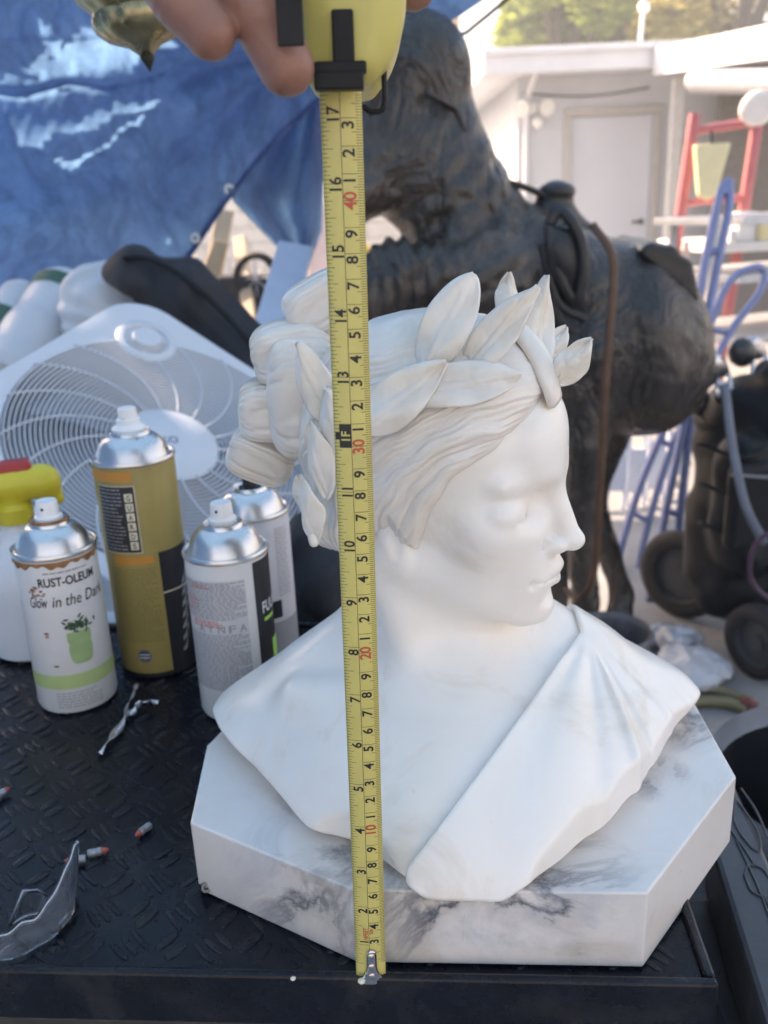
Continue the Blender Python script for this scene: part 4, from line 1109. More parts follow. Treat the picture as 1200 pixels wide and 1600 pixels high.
mbx = MB(); mbx.lathe([(c1.r * .475, .0), (c1.r * .478, .0026), (c1.r * .44, .0042)], 40, c1.c + np.array([0, 0, c1.h + .0212]), cap0=False, cap1=False); mbx.build('rust_ring', M_RUST, c1.dome, sm=0)
n = 60; mbx = MB(); mbx.grid([[c1.P(-.055 + .110 * j / n, z + (.0012 * math.sin(j * 1.1) + .0014 * math.sin(j * .37) if k == 0 else 0), .0003) for j in range(n + 1)] for k, z in ((0, c1.h - .0065), (1, c1.h - .0025))]); mbx.build('rust_edge', M_RUST, c1.body, sm=0)
# 2: tall yellow and black can
c2 = Can('tall yellow and black spray can standing behind the other cans', (-.2150, .7530), .0348, .1965, M_CANY, 'collar')
c2.patch('orange_band', M_PORANGE, -.09, -.004, .1835, .1925)
c2.patch('black_panel', M_PBLACK, .0100, .085, .0030, .1180)
c2.patch('chart_panel', M_PBLACK, -.038, -.0030, .1200, .1800)
ch = MB()
for (a0, a1, z0, z1) in ((-.038, -.0030, .1795, .1801), (-.038, -.0030, .1199, .1205), (-.0033, -.0027, .1199, .1801)):
    ch.grid([[c2.P(a0 + (a1 - a0) * j / 12, z, .0005) for j in range(13)] for z in (z0, z1)])
ch.build('chart_frame', M_PPALE, c2.body)
for i in range(6):
    z1 = .1735 - i * .0086
    c2.patch('chart_cell', M_PPALE, -.0118, -.0052, z1 - .0072, z1, .0006)
mbx = MB()
for i, ch_ in enumerate('GUARDS'): c2.text('', None, ch_, -.0102, .1735 - i * .0086 - .0060, .0046, .0034, off=.0009, mb=mbx)
mbx.build('chart_letters', M_PBLACK, c2.body)
c2.lines('chart_lines', M_PGREY, -.037, -.0145, .1220, .1785, 17, .0011, 4, .0006)
c2.patch('heading_bar', M_PORANGE, -.030, .0060, .1095, .1165)
c2.lines('small_print', mat('print_olive', (.20, .17, .06), .5), -.036, .0065, .0350, .1060, 30, .0010, 6)
mbx = MB(); c2.poly(mbx, [(-.0135 + .0062 * math.cos(q * .5236), .0215 + .0062 * math.sin(q * .5236)) for q in range(12)]); mbx.build('round_mark', mat('print_navy', (.03, .06, .14), .5), c2.body)
mbx = MB()
for z in (.0195, .0225): c2.poly(mbx, [(-.0185, z), (-.0085, z), (-.0085, z + .0008), (-.0185, z + .0008)], .0005)
mbx.build('mark_lines', M_PPALE, c2.body)
mbx = MB()
for k_ in range(7):
    z = .018 + k_ * .0105
    c2.poly(mbx, [(.022 + .0012 * k_, z), (.030 + .0016 * k_, z + .022), (.034 + .0016 * k_, z + .025), (.027 + .0012 * k_, z + .002)], .0005 + k_ * 4e-5)
mbx.build('pale_swoosh', M_PGREY, c2.body)
c2.patch('pale_line', M_PPALE, .0100, .060, .0795, .0806, .0006)
c2.patch('foot_band', M_PBLACK, -.11, .11, .0002, .0042, .0004)
# 3: white can with the grey warning print
c3 = Can('white spray can with grey warning print and a black panel, next to the bust', (-.1275, .668), .0330, .139, M_CANW, 'tall')
c3.patch('black_panel', M_PBLACK, .0200, .060, .0240, .1355)
c3.patch('print_ground', mat('print_ground', (.56, .55, .56), .45, var=.06), -.044, .0120, .0300, .1250, .0002)
c3.lines('small_print', M_PGREY, -.043, .0118, .0300, .0800, 30, .0009, 9)
c3.lines('small_print', M_PGREY, -.043, .0118, .0920, .1240, 20, .0009, 10)
c3.lines('red_print', M_PRED, -.036, -.008, .0855, .0915, 3, .0011, 11); c3.lines('red_print', M_PRED, -.034, -.016, .1180, .1225, 2, .0011, 12); c3.lines('red_print', M_PRED, -.040, -.026, .0980, .1120, 5, .0010, 13)
mbx = MB()
for i, a_ in enumerate((-.030, -.0215, -.0125, -.0040, .0045)): c3.text('', None, ('A', 'Y', 'N', 'F', 'A')[i], a_, .0815, .0062, .0058, mb=mbx)
mbx.build('symbol_row', M_PGREY, c3.body)
c3.text('panel_lettering', M_CANW, 'FULL', .0262, .0905, .0095, .020, off=.0007)
c3.patch('lime_stroke', M_PLIME, .0275, .042, .0830, .0862, .0007); c3.patch('lime_stroke', M_PLIME, .0360, .048, .0450, .0640, .0007)
mbx = MB(); rg = random.Random(5)
for i in range(12): w_ = rg.choice((.0005, .0008, .0013)); mbx.grid([[c3.P(-.014 + i * .0019 + dx, z, .0004) for dx in (0, w_)] for z in (.0070, .0150)])
mbx.build('bar_code', M_PBLACK, c3.body)
# 4: can behind it with the black nozzle
p4 = at(424, 1012, z=TZ)
c4 = Can('spray can with a black nozzle, half hidden behind the white can', (p4[0] - .006, p4[1]), .0325, .1375, M_SILVERLBL, 'black')
c4.patch('dark_block', M_PBLACK, .006, .020, .0420, .0590); c4.patch('dark_foot', M_PGREY, -.06, .06, .0040, .0380)
c4.lines('small_print', M_PGREY, .018, .034, .062, .128, 24, .0010, 21)

# trigger spray bottle at the left edge
M_HDPE = mat('milky_plastic', (.66, .68, .70), .35, var=.04, sss=.3, sss_s=.01, sss_r=(1, 1, 1))
M_YEL = mat('trigger_yellow', (.62, .50, .045), .4, var=.06); M_RED2 = mat('trigger_red', (.42, .035, .03), .4, var=.1)
sp = at(62, 1010, z=TZ); sb = thing('spray_bottle', 'milky spray bottle with a yellow and red trigger head at the left edge', 'spray bottle', (sp[0], sp[1], TZ))
mb = MB(); mb.lathe([(.036, .001), (.040, .004), (.040, .068), (.0385, .083), (.033, .098), (.022, .113), (.0145, .121), (.0135, .135)], 40, (sp[0], sp[1], TZ + .0012)); mb.build('bottle', M_HDPE, sb, sm=40)
hb = np.array([sp[0], sp[1], TZ + .135])
mb = MB(); mb.lathe([(.0165, -.004), (.017, .010), (.013, .014)], 24, hb); mb.build('collar', M_YEL, sb, sm=40)
hd_ = np.array([-.93, -.36, 0]); hd_ /= np.linalg.norm(hd_)
Rh = np.stack([hd_, np.cross([0, 0, 1.], hd_), [0, 0, 1.]], 1)
HVv = Vol(hb + np.array([-.085, -.06, -.05]), hb + np.array([.06, .06, .06]), .0016); sl, X, Y, Z = HVv.sub()
A_ = lambda p: hb + Rh @ np.array(p)
t = s_cone(X, Y, Z, A_((-.028, 0, .030)), A_((.030, 0, .032)), .0165, .0135)
t = smin(t, s_cone(X, Y, Z, A_((0, 0, .006)), A_((0, 0, .03)), .0125, .013), .006)
t = smin(t, s_cone(X, Y, Z, A_((.028, 0, .028)), A_((.040, 0, -.035)), .0085, .0065), .006)
t = smin(t, s_cone(X, Y, Z, A_((-.030, 0, .026)), A_((-.038, 0, .012)), .012, .007), .006)
HVv.f[sl] = t; vs, q = HVv.nets(); link('trigger_head', smooth(np_mesh('trigger_head', vs, q)), M_YEL, sb)
mb = MB(); mb.box(A_((-.006, -.003, .044)), (.034, .024, .017), Rh, taper=.82); mb.build('red_block', M_RED2, sb, bevel=.004)
mb = MB(); mb.box(A_((.034, .0, .046)), (.022, .024, .014), Rh, taper=.8); mb.build('rear_hood', M_YEL, sb, bevel=.004)
mb = MB(); mb.box(A_((.020, 0, .048)), (.022, .016, .007), Rh); mb.box(A_((-.034, -.010, .020)), (.010, .008, .012), Rh); mb.build('black_insert', M_RUBBER, sb, bevel=.0015)

# ================================================================ small things lying on the cart top
M_FOIL = mat('foil', (.70, .70, .72), .25, metal=1.0, var=.15, vscale=200, bump=.6, bscale=300, bdist=.001)
M_WIRE = mat('connector_grey', (.32, .33, .34), .45, metal=.5, var=.2); M_TIP = mat('connector_red', (.48, .09, .06), .45)
BT = TZ + .0014
ft = thing('foil_scrap', 'crumpled strip of silver foil beside the yellow can', 'foil', tuple(at(200, 1130, z=TZ)))
for pts, w in (([(155, 1178), (175, 1150), (196, 1118), (206, 1088), (214, 1068)], .0042), ([(190, 1128), (205, 1112), (222, 1098), (248, 1096)], .0040)):
    C_ = spline([at(u, v, z=BT + .002 + .006 * k / (len(pts) - 1)) for k, (u, v) in enumerate(pts)], 26); mb = MB(); P = []
    for i, p in enumerate(C_):
        tw = .9 * math.sin(i * .55) + i * .08; t_ = C_[min(i + 1, 26)] - C_[max(0, i - 1)]; t_ /= np.linalg.norm(t_); s_ = np.cross(t_, [0, 0, 1]); s_ /= np.linalg.norm(s_); u_ = np.cross(s_, t_)
        ww = w * (.5 + .5 * math.sin(math.pi * min(1, (i + 3) / 29)))
        P.append([p + (s_ * math.cos(tw) + u_ * math.sin(tw)) * ww * e + u_ * .0012 * math.cos(e * 3) for e in (-1, -.5, 0, .5, 1)])
    mb.grid(P); mb.build('foil_strip', M_FOIL, ft, sm=0, solid=.0004)
# grey connectors with red tips
def connector(u, v, ang, label, under=False):
    p = at(u, v, z=BT + .0026); c = thing('wire_connector', label, 'connector', tuple(p), 0, 'grey connectors with red tips')
    d = np.array([math.cos(ang), math.sin(ang), .04]); d /= np.linalg.norm(d); R = basis_from(d)
    mb = MB(); mb.lathe([(.0021, -.0056), (.0026, -.0050), (.0026, -.001), (.0023, -.0006), (.0023, .0002), (.0026, .0006), (.0026, .0030), (.0020, .0036)], 14, p, R); mb.build('sleeve', M_WIRE, c, sm=40)
    mb = MB(); mb.lathe([(.0019, .0034), (.0021, .0048), (.0012, .0066), (.0005, .0078), (0, .0079)], 12, p, R); mb.build('tip', M_TIP, c, sm=40)
connector(225, 1296, math.radians(238), 'grey connector with red tip lying alone, nearest to the marble base')
connector(120, 1343, math.radians(190), 'left one of two grey connectors lying close together above the glass shard')
connector(151, 1331, math.radians(12), 'right one of two grey connectors lying close together above the glass shard')
connector(98, 1440, math.radians(255), 'grey connector with red tip seen through the broken glass')
connector(1, 1240, math.radians(60), 'grey connector cut off by the left edge of the picture')
p = at(320, 1385, z=BT + .004); sc = thing('steel_spacer', 'small steel spacer standing against the left corner of the marble base', 'spacer', tuple(p))
mb = MB(); mb.lathe([(.0014, -.0040), (.0030, -.0040), (.0032, -.003), (.0026, -.001), (.0027, .002), (.0032, .003), (.0030, .0040), (.0014, .0040), (.0012, .002), (.0012, -.002), (.0014, -.0040)], 20, p, basis_from((.4, -.8, .45)), cap0=False, cap1=False); mb.build('body', mat('dull_steel', (.14, .14, .15), .4, metal=1.0), sc, sm=40)
for u, v, s_, lb in ((565, 1545, .0022, 'tiny pale crumb on the front rim, left of the tape hook'), (458, 1541, .0016, 'tiny pale crumb on the front edge, far left of the tape hook')):
    p = at(u, v - 12, z=TZ + .006); mb = MB(); mb.lathe([(0, -s_ * .6), (s_ * .8, -s_ * .3), (s_, .1 * s_), (s_ * .5, s_ * .6), (0, s_ * .7)], 7, p); tag(mb.build('crumb', M_PPALE), lb, 'crumb')

# broken drinking glass piece
def glassmat():
    m = bpy.data.materials.new('clear_glass'); m.use_nodes = True; t = NT(m); b = t.n['Principled BSDF']
    b.inputs['Transmission Weight'].default_value = 1.0; b.inputs['Roughness'].default_value = .01; b.inputs['IOR'].default_value = 1.5; b.inputs['Base Color'].default_value = (.96, .98, 1, 1)
    t.bump(t.noise(60, 3, .5, 0, t.coords()), .05, .001, b)
    df = t.new('ShaderNodeBsdfDiffuse'); df.inputs[0].default_value = (.55, .68, .85, 1); mx = t.new('ShaderNodeMixShader')  # pale blue diffuse mixed in stands for the sheen reflected by the glass
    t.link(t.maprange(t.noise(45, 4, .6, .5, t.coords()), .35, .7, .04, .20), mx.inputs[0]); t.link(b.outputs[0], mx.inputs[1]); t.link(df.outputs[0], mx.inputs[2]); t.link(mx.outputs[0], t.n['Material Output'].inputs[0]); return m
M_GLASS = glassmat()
gc = at(-20, 1400, z=BT); gs = thing('glass_shard', 'curved piece of broken clear glass lying on the cart', 'glass', tuple(gc))
# a jagged piece of tumbler wall with frosted fracture edges
M_FROST = mat('fracture_white', (.72, .78, .84), .35, var=.15, vscale=300, trans=.5)
gcx = at(22, 1432, z=BT); R0 = .0345
P = []; n1, n2 = 70, 14; top = []; low = []
for i in range(n1 + 1):
    t_ = i / n1; ang = math.radians(-165 + 200 * t_)
    hgt = .030 + .005 * math.sin(t_ * 8.5 + 1) + .0028 * math.sin(t_ * 27) + .0012 * math.sin(t_ * 61) + .012 * math.exp(-((t_ - .86) / .09) ** 2) - .007 * math.exp(-((t_ - .52) / .12) ** 2)
    hgt *= min(1, (1 - t_) * 14) * min(1, t_ * 12)
    row = []
    for j in range(n2 + 1):
        e = j / n2; rr_ = R0 * (1.0 + .16 * e * hgt / .03) + .0004 * math.sin(t_ * 40 + e * 3); row.append(gcx + np.array([rr_ * math.cos(ang), rr_ * math.sin(ang), .0012 + hgt * e]))
    P.append(row); top.append(row[-1]); low.append(row[0])
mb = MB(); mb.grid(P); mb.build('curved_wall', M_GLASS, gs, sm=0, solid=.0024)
mb = MB(); mb.tube(top, .0005, 6); mb.build('fracture_edge', M_FROST, gs, sm=0)
gf = thing('glass_shard', 'small pointed splinter of clear glass standing behind the curved shard', 'glass', tuple(gcx))
pa, pb, pc_, pd_ = at(14, 1446, z=BT + .002), at(36, 1392, z=BT + .026), at(74, 1400, z=BT + .012), at(60, 1428, z=BT + .002)
P = [[pa + (pb - pa) * i / 8 + ((pd_ - pa) * (1 - i / 8) + (pc_ - pb) * (i / 8)) * j / 6 + np.array([0, .003 * math.sin(j / 6 * math.pi), 0]) for j in range(7)] for i in range(9)]
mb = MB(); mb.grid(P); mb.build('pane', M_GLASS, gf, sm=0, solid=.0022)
mb = MB(); mb.tube([P[0][0], P[8][0], P[8][3], P[8][6]], .0007, 6); mb.build('fracture_edge', M_FROST, gf, sm=0)

# ================================================================ box fan
M_FAN = mat('fan_white_plastic', (.54, .57, .61), .42, var=.03, vscale=10, dirt=(.55, .54, .52), dirt_scale=6, dirt_amt=.25)
fc = np.array([-.3187, 1.3211, .8649]); fu = np.array([.4277, .868, .252]); fv = np.array([-.8128, .2475, .5274]); fu /= np.linalg.norm(fu); fv -= fu * fv.dot(fu); fv /= np.linalg.norm(fv); fn = np.cross(fu, fv); S = .265
if fn[2] < 0: fn = -fn
fan = thing('box_fan', 'white box fan lying tilted behind the spray cans, corner dial at the top', 'fan', tuple(fc))
def fp(a, b, h=0.0): return fc + fu * a + fv * b + fn * h
RO = .238
def sq(q, s=S, r=.075):
    # rounded square radius
    c_, s_ = math.cos(q), math.sin(q); lo, hi = 0, s * 1.5
    for _ in range(30):
        m_ = (lo + hi) / 2; x, y = abs(m_ * c_) - s + r, abs(m_ * s_) - s + r
        d = math.hypot(max(x, 0), max(y, 0)) + min(max(x, y), 0) - r
        lo, hi = (m_, hi) if d < 0 else (lo, m_)
    return lo
N_ = 120; mb = MB(); P = []
for prof_in, h in ((0, -.10), (0, -.004), (.006, .002), (1, .002), (1.0, -.012), (1.0, -.03)):
    pass
rings = []
for k in range(N_ + 1):
    q = 2 * math.pi * k / N_; ro = sq(q); row = []
    for rr_, h in ((ro, -.105), (ro, -.006), (ro - .004, .0), (RO + .006, .003), (RO, .001), (RO - .002, -.012), (RO - .002, -.10), (ro - .01, -.105)):
        row.append(fp(rr_ * math.cos(q), rr_ * math.sin(q), h))
    P.append(row)
mb.grid(P); mb.build('housing', M_FAN, fan, sm=35)
def ring(name, r, h, tr, par):
    n = 96; mb = MB(); vs = []
    for k in range(n):
        q = 2 * math.pi * k / n
        for j in range(5):
            w = 2 * math.pi * j / 5; vs.append(fp((r + tr * math.cos(w)) * math.cos(q), (r + tr * math.cos(w)) * math.sin(q), h + tr * 2.4 * math.sin(w)))
    mb.add(vs, [(k * 5 + j, ((k + 1) % n) * 5 + j, ((k + 1) % n) * 5 + (j + 1) % 5, k * 5 + (j + 1) % 5) for k in range(n) for j in range(5)])
    return mb.build(name, M_FAN, par, sm=0)
nr = 24
for i in range(nr): ring('grille_ring', .074 + (RO - .078) * i / (nr - 1), .0025, .0014, fan)
for k in range(18):
    pts = []
    for i in range(15):
        t_ = i / 14; r_ = .064 + (RO - .062) * t_; q = 2 * math.pi * k / 18 + .12 + .48 * t_ ** 1.5; pts.append(fp(r_ * math.cos(q), r_ * math.sin(q), .0048))
    mb = MB(); mb.tube(pts, .0016, 6); mb.build('grille_spoke', M_FAN, fan, sm=0)
Rf = np.stack([fu, fv, fn], 1)
mb = MB(); mb.lathe([(.072, -.002), (.072, .004), (.069, .0062), (.02, .0075), (.0001, .0076)], 64, fc, Rf); hub = mb.build('hub_plate', M_FAN, fan, sm=40)
# letters on the hub run up to the right in the picture
v_, f_ = txt('LASKO', bold=True); ex = at(272, 667, y=1.33) - at(228, 695, y=1.33); ex -= fn * ex.dot(fn); ex /= np.linalg.norm(ex); ey = np.cross(fn, ex); kk = .0135 / .7
o0 = at(216, 703, y=1.30); o0 = o0 - fn * ((o0 - fc) @ fn - .0079)
mb = MB(); mb.add([o0 + ex * p[0] * kk + ey * p[1] * kk for p in v_], f_); mb.build('hub_lettering', mat('print_bluegrey', (.10, .12, .16), .5), hub)
for k in range(5):
    mb = MB(); P = []
    for i in range(10):
        t_ = i / 9; r_ = .05 + .165 * t_; row = []
        for j in range(9):
            e = j / 8 - .5; q = 2 * math.pi * k / 5 + e * (1.05 - .25 * t_) + .3 * t_; row.append(fp(r_ * math.cos(q), r_ * math.sin(q), -.05 + .045 * e))
        P.append(row)
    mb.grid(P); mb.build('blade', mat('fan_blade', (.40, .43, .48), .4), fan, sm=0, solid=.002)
mb = MB(); mb.lathe([(.236, -.098), (.001, -.0985)], 48, fc, Rf, cap0=False, cap1=False); mb.build('gap_backing', mat('fan_rear', (.34, .37, .42), .6), fan)  # plate added behind the blades to set the tone of the grille gaps
mb = MB(); mb.lathe([(.0, -.09), (.05, -.09), (.055, -.05), (.0, -.045)], 32, fc, Rf); mb.build('motor', M_DARKMETAL, fan, sm=40)
dl = at(211, 497, y=1.5); dl = fp((at(211, 497, y=1.53) - fc) @ fu * 0 + .168, .168)
mb = MB(); mb.lathe([(.050, -.002), (.050, .004), (.046, .0075), (.038, .0078), (.034, .003), (.033, -.004), (.001, -.004)], 48, dl, Rf); dial = mb.build('dial_ring', M_FAN, fan, sm=40)
mb = MB(); mb.lathe([(.025, -.004), (.0245, .010), (.022, .0135), (.001, .0145)], 40, dl, Rf); mb.build('dial_knob', M_FAN, dial, sm=40)
# crate the fan lies against
M_CRATE = mat('dark_crate', (.03, .032, .036), .55, var=.2)
bx = thing('storage_box', 'dark plastic storage box under the tilted fan', 'box', (-.42, 1.36, 0))
mb = MB(); mb.box((-.42, 1.40, .25), (.52, .50, .50)); mb.build('box_body', M_CRATE, bx, bevel=.02); mb = MB(); mb.box((-.42, 1.40, .515), (.55, .53, .028)); mb.build('lid', M_CRATE, bx, bevel=.01)
mb = MB(); mb.box(tuple((at(-60, 978, z=.79) + at(205, 978, z=.79)) / 2), (.36, .03, .016)); tag(mb.build('grey_rail', mat('rail_grey', (.40, .43, .47), .45), bevel=.003), 'pale grey rail running behind the cart at the left', 'rail')

# ================================================================ leather covered horse
def leathermat():
    m = bpy.data.materials.new('dark_leather'); m.use_nodes = True; t = NT(m); b = t.n['Principled BSDF']; co = t.coords()
    c = t.ramp(t.noise(5, 8, .65, .8, co), [(.3, (.014, .012, .012)), (.55, (.045, .036, .031)), (.75, (.11, .078, .058))])
    fine = t.noise(22, 5, .6, .8, t.coords((1.6, 1, .35)))
    c = t.mix(t.maprange(fine, .55, .75, 0, .40), c, (.13, .10, .08)); t.link(c, b.inputs['Base Color'])
    t.link(t.maprange(t.noise(16, 5, .6, 0, co), .3, .7, .18, .42), b.inputs['Roughness'])
    def ridged(scale, vec, w, d=1.6):
        n_ = t.noise(scale, 4, .6, d, vec); m1 = t.new('ShaderNodeMath', operation='SUBTRACT'); t.link(n_, m1.inputs[0]); m1.inputs[1].default_value = .5
        m2 = t.new('ShaderNodeMath', operation='ABSOLUTE'); t.link(m1.outputs[0], m2.inputs[0]); return t.maprange(m2.outputs[0], 0, .09, 0, w)
    def add(a_, b_):
        m1 = t.new('ShaderNodeMath', operation='ADD'); t.link(a_, m1.inputs[0]); t.link(b_, m1.inputs[1]); return m1.outputs[0]
    t.bump(add(add(ridged(4.5, t.coords((1, 1, .6)), 1.0), ridged(11, t.coords((1.3, 1, .5)), .22)), t.maprange(t.noise(60, 4, .55, .3, co), 0, 1, 0, .18)), .6, .008, b)
    return m
M_LEATHER = leathermat()
HYY = 2.15; KH = HYY / 1.22
hp = lambda u, v, dy=0.0: at(u, v, y=HYY + dy * KH)
px = 1.29 / 1400 * KH                       # metres per pixel at the horse
horse = thing('horse_figure', 'dark leather covered toy horse with saddle and reins standing behind the bust', 'horse figure', (.62, HYY + .02, 0))
HZ = Vol((-.14, 1.70, -.01), (.84, 2.60, 1.72), .0072)
sl, X, Y, Z = HZ.sub((-.14, 1.70, .50), (.84, 2.60, 1.72))
def cone(p, q, ra, rb_): return s_cone(X, Y, Z, p, q, ra * px, rb_ * px)
def ell(p, r, rot=0.0):
    c_, s_ = math.cos(rot), math.sin(rot); x, z = X - p[0], Z - p[2]
    return s_ell(x * c_ + z * s_, Y - p[1], -x * s_ + z * c_, (0, 0, 0), (r[0] * px, r[1] * px, r[2] * px))
t = ell(hp(978, 530), (116, 132, 150), .42)                               # barrel
t = smin(t, ell(hp(868, 445), (78, 110, 110), .5), .03 * KH)                    # shoulders
t = smin(t, ell(hp(1026, 548, .02), (58, 110, 95), .35), .025 * KH)              # quarters
t = smin(t, cone(hp(785, 440), hp(668, 258), 88, 82), .03 * KH)                # neck
t = smin(t, cone(hp(722, 310), hp(698, 190), 56, 40), .02 * KH)                 # crest
t = smin(t, cone(hp(650, 110), hp(612, 235), 74, 68), .03 * KH)                 # head, turned away
t = smin(t, cone(hp(612, 235), hp(560, 300, -.05), 66, 40), .03 * KH)
t = smin(t, ell(hp(708, 120, -.02), (19, 24, 42), -.25), .008 * KH)             # ear folded back
t = smin(t, cone(hp(688, 78), hp(702, 95, -.02), 18, 16), .01 * KH)
t = smin(t, cone(hp(765, 440, -.06), hp(615, 438, -.10), 66, 46), .03 * KH)     # raised foreleg
t = smin(t, cone(hp(615, 438, -.10), hp(585, 465, -.10), 46, 50), .02 * KH)
t = smin(t, cone(hp(585, 470, -.10), hp(640, 640, -.06), 44, 34), .02 * KH)
t = smin(t, cone(hp(745, 310), hp(765, 292, .0), 26, 12), .02 * KH)
HZ.f[sl] = t
sl, X, Y, Z = HZ.sub((-.14, 1.70, -.01), (.84, 2.60, .98))
g1 = None
for (pts, rs) in (([(902, 560, -.07), (912, 690, -.09), (905, 790, -.09), (915, 940, -.09)], (66, 36, 23, 20)), ([(985, 570, .07), (945, 690, .09), (925, 780, .10), (972, 930, .10)], (58, 34, 22, 19)), ([(880, 560, .09), (872, 720, .09), (868, 930, .10)], (56, 30, 21))):
    P3 = [hp(*p) for p in pts]; P3.append(np.array([P3[-1][0], P3[-1][1], .12])); rs = [*rs, rs[-1]]; P3.append(np.array([P3[-1][0] - .03, P3[-1][1] - .05, .0])); rs.append(rs[-1] * 1.6)
    for (p, q), (ra, rb_) in zip(zip(P3, P3[1:]), zip(rs, rs[1:])):
        c_ = cone(p, q, ra, rb_); g1 = c_ if g1 is None else smin(g1, c_, .012)
HZ.f[sl] = smin(HZ.f[sl], g1, .03)
vs, q = HZ.nets(); del HZ, t, g1
me = np_mesh('body', vs, q); nr_ = np.empty(len(me.vertices) * 3, np.float32); me.vertices.foreach_get('normal', nr_); nr_ = nr_.reshape(-1, 3)
co = np.empty(len(me.vertices) * 3, np.float32); me.vertices.foreach_get('co', co); co = co.reshape(-1, 3)
# wrinkles in the hide: rings round the neck and the leg joints, folds on the chest
n0, n1_ = hp(672, 258), hp(800, 420)
cs_ = co / KH
w = cs_ @ ((n1_ - n0) / np.linalg.norm(n1_ - n0)); wn_ = np.exp(-(np.linalg.norm((co - (n0 * .45 + n1_ * .55)) * np.array([1, .5, 1]), axis=1) / (.13 * KH)) ** 2)
d = .0024 * wn_ * np.sin(w * 190 + 2.2 * np.sin(cs_[:, 1] * 16) + 1.5 * np.sin(cs_[:, 2] * 23 + cs_[:, 0] * 11)).clip(-1, .45)
lg = hp(640, 420, -.1); wl_ = np.exp(-(np.linalg.norm(co - lg, axis=1) / (.055 * KH)) ** 2); d += .006 * wl_ * np.sin(cs_[:, 0] * 330 + 2 * np.sin(cs_[:, 2] * 30) + cs_[:, 1] * 40)
ch_ = hp(740, 380, -.06); wc = np.exp(-(np.linalg.norm(co - ch_, axis=1) / (.10 * KH)) ** 2); d += .0038 * wc * (np.sin(cs_[:, 0] * 95 + 3 * np.sin(cs_[:, 2] * 55)) * np.sin(cs_[:, 2] * 80 + 2 * np.sin(cs_[:, 0] * 40)))
rb2 = hp(985, 520, -.1); wr = np.exp(-(np.linalg.norm((co - rb2) * np.array([1, .4, .7]), axis=1) / (.11 * KH)) ** 2); d += .0028 * wr * np.sin(cs_[:, 0] * 85 - 14 * (cs_[:, 2] - rb2[2] / KH) ** 2 * 10 + 3.2 * co[:, 2])
d += .0012 * np.sin(cs_[:, 0] * 61 + 3 * np.sin(cs_[:, 2] * 37)) * np.sin(cs_[:, 1] * 53 + cs_[:, 2] * 41)
co += nr_ * (KH * d)[:, None].astype(np.float32); me.vertices.foreach_set('co', co.ravel()); me.update()
link('body', smooth(me), M_LEATHER, horse)
# saddle: seat with horn and cantle, flap with a raised border
M_SADDLE = mat('black_leather', (.022, .020, .020), .32, var=.3, vscale=20, bump=.3, bscale=60, bdist=.004, dirt=(.07, .055, .045), dirt_scale=10, dirt_amt=.4)
SV = Vol((.28, 1.75, .85), (.86, 2.50, 1.30), .006); sl, X, Y, Z = SV.sub()
t = cone(hp(868, 306, -.005), hp(862, 352), 20, 36)
t = smin(t, ell(hp(869, 299, -.005), (27, 28, 13), 0), .006 * KH)
t = smin(t, cone(hp(862, 352), hp(905, 372), 36, 26), .02 * KH)
SV.f[sl] = t; vs, q = SV.nets(); me = smooth(np_mesh('saddle', vs, q)); sad = link('saddle', me, M_SADDLE, horse)
for pts, r_ in (([(858, 352, -.15), (872, 330, -.15), (890, 342, -.155), (908, 378, -.160), (912, 425, -.162), (900, 470, -.160), (880, 440, -.158), (862, 395, -.155), (858, 352, -.15)], .0075), ([(846, 380, -.145), (872, 470, -.155), (915, 500, -.160)], .006), ([(842, 420, -.142), (880, 500, -.155), (902, 520, -.16)], .005)):
    mb = MB(); mb.tube(spline([hp(*p) for p in pts], 40), r_ * 1.6, 8); mb.build('flap_border', M_SADDLE, sad, sm=0)
mb = MB(); P = []
for i in range(14):
    t_ = i / 13; row = []
    for j in range(10):
        e = j / 9; row.append(hp(852 + 50 * e + 12 * t_, 352 + 130 * t_ + 10 * e, -.125 - .030 * math.sin(math.pi * (t_ * .7 + .25)) - .008 * math.sin(e * 3)))
    P.append(row)
mb.grid(P); mb.build('saddle_flap', M_SADDLE, sad, sm=0, solid=.012)
mb = MB(); out = [(1000, 400), (1006, 384), (1022, 379), (1040, 384), (1056, 383), (1066, 398), (1084, 408), (1090, 440), (1096, 474), (1082, 470), (1052, 440), (1020, 418)]
ff = [hp(u, v, -.075) for u, v in out]; bk_ = [p + np.array([0, .15 * KH, .01]) for p in ff]; n_ = len(out)
mb.add([*ff, *bk_], [tuple(range(n_)), tuple(range(2 * n_ - 1, n_ - 1, -1)), *[(i, n_ + i, n_ + (i + 1) % n_, (i + 1) % n_) for i in range(n_)]]); mb.build('cantle', M_SADDLE, sad, bevel=.012)
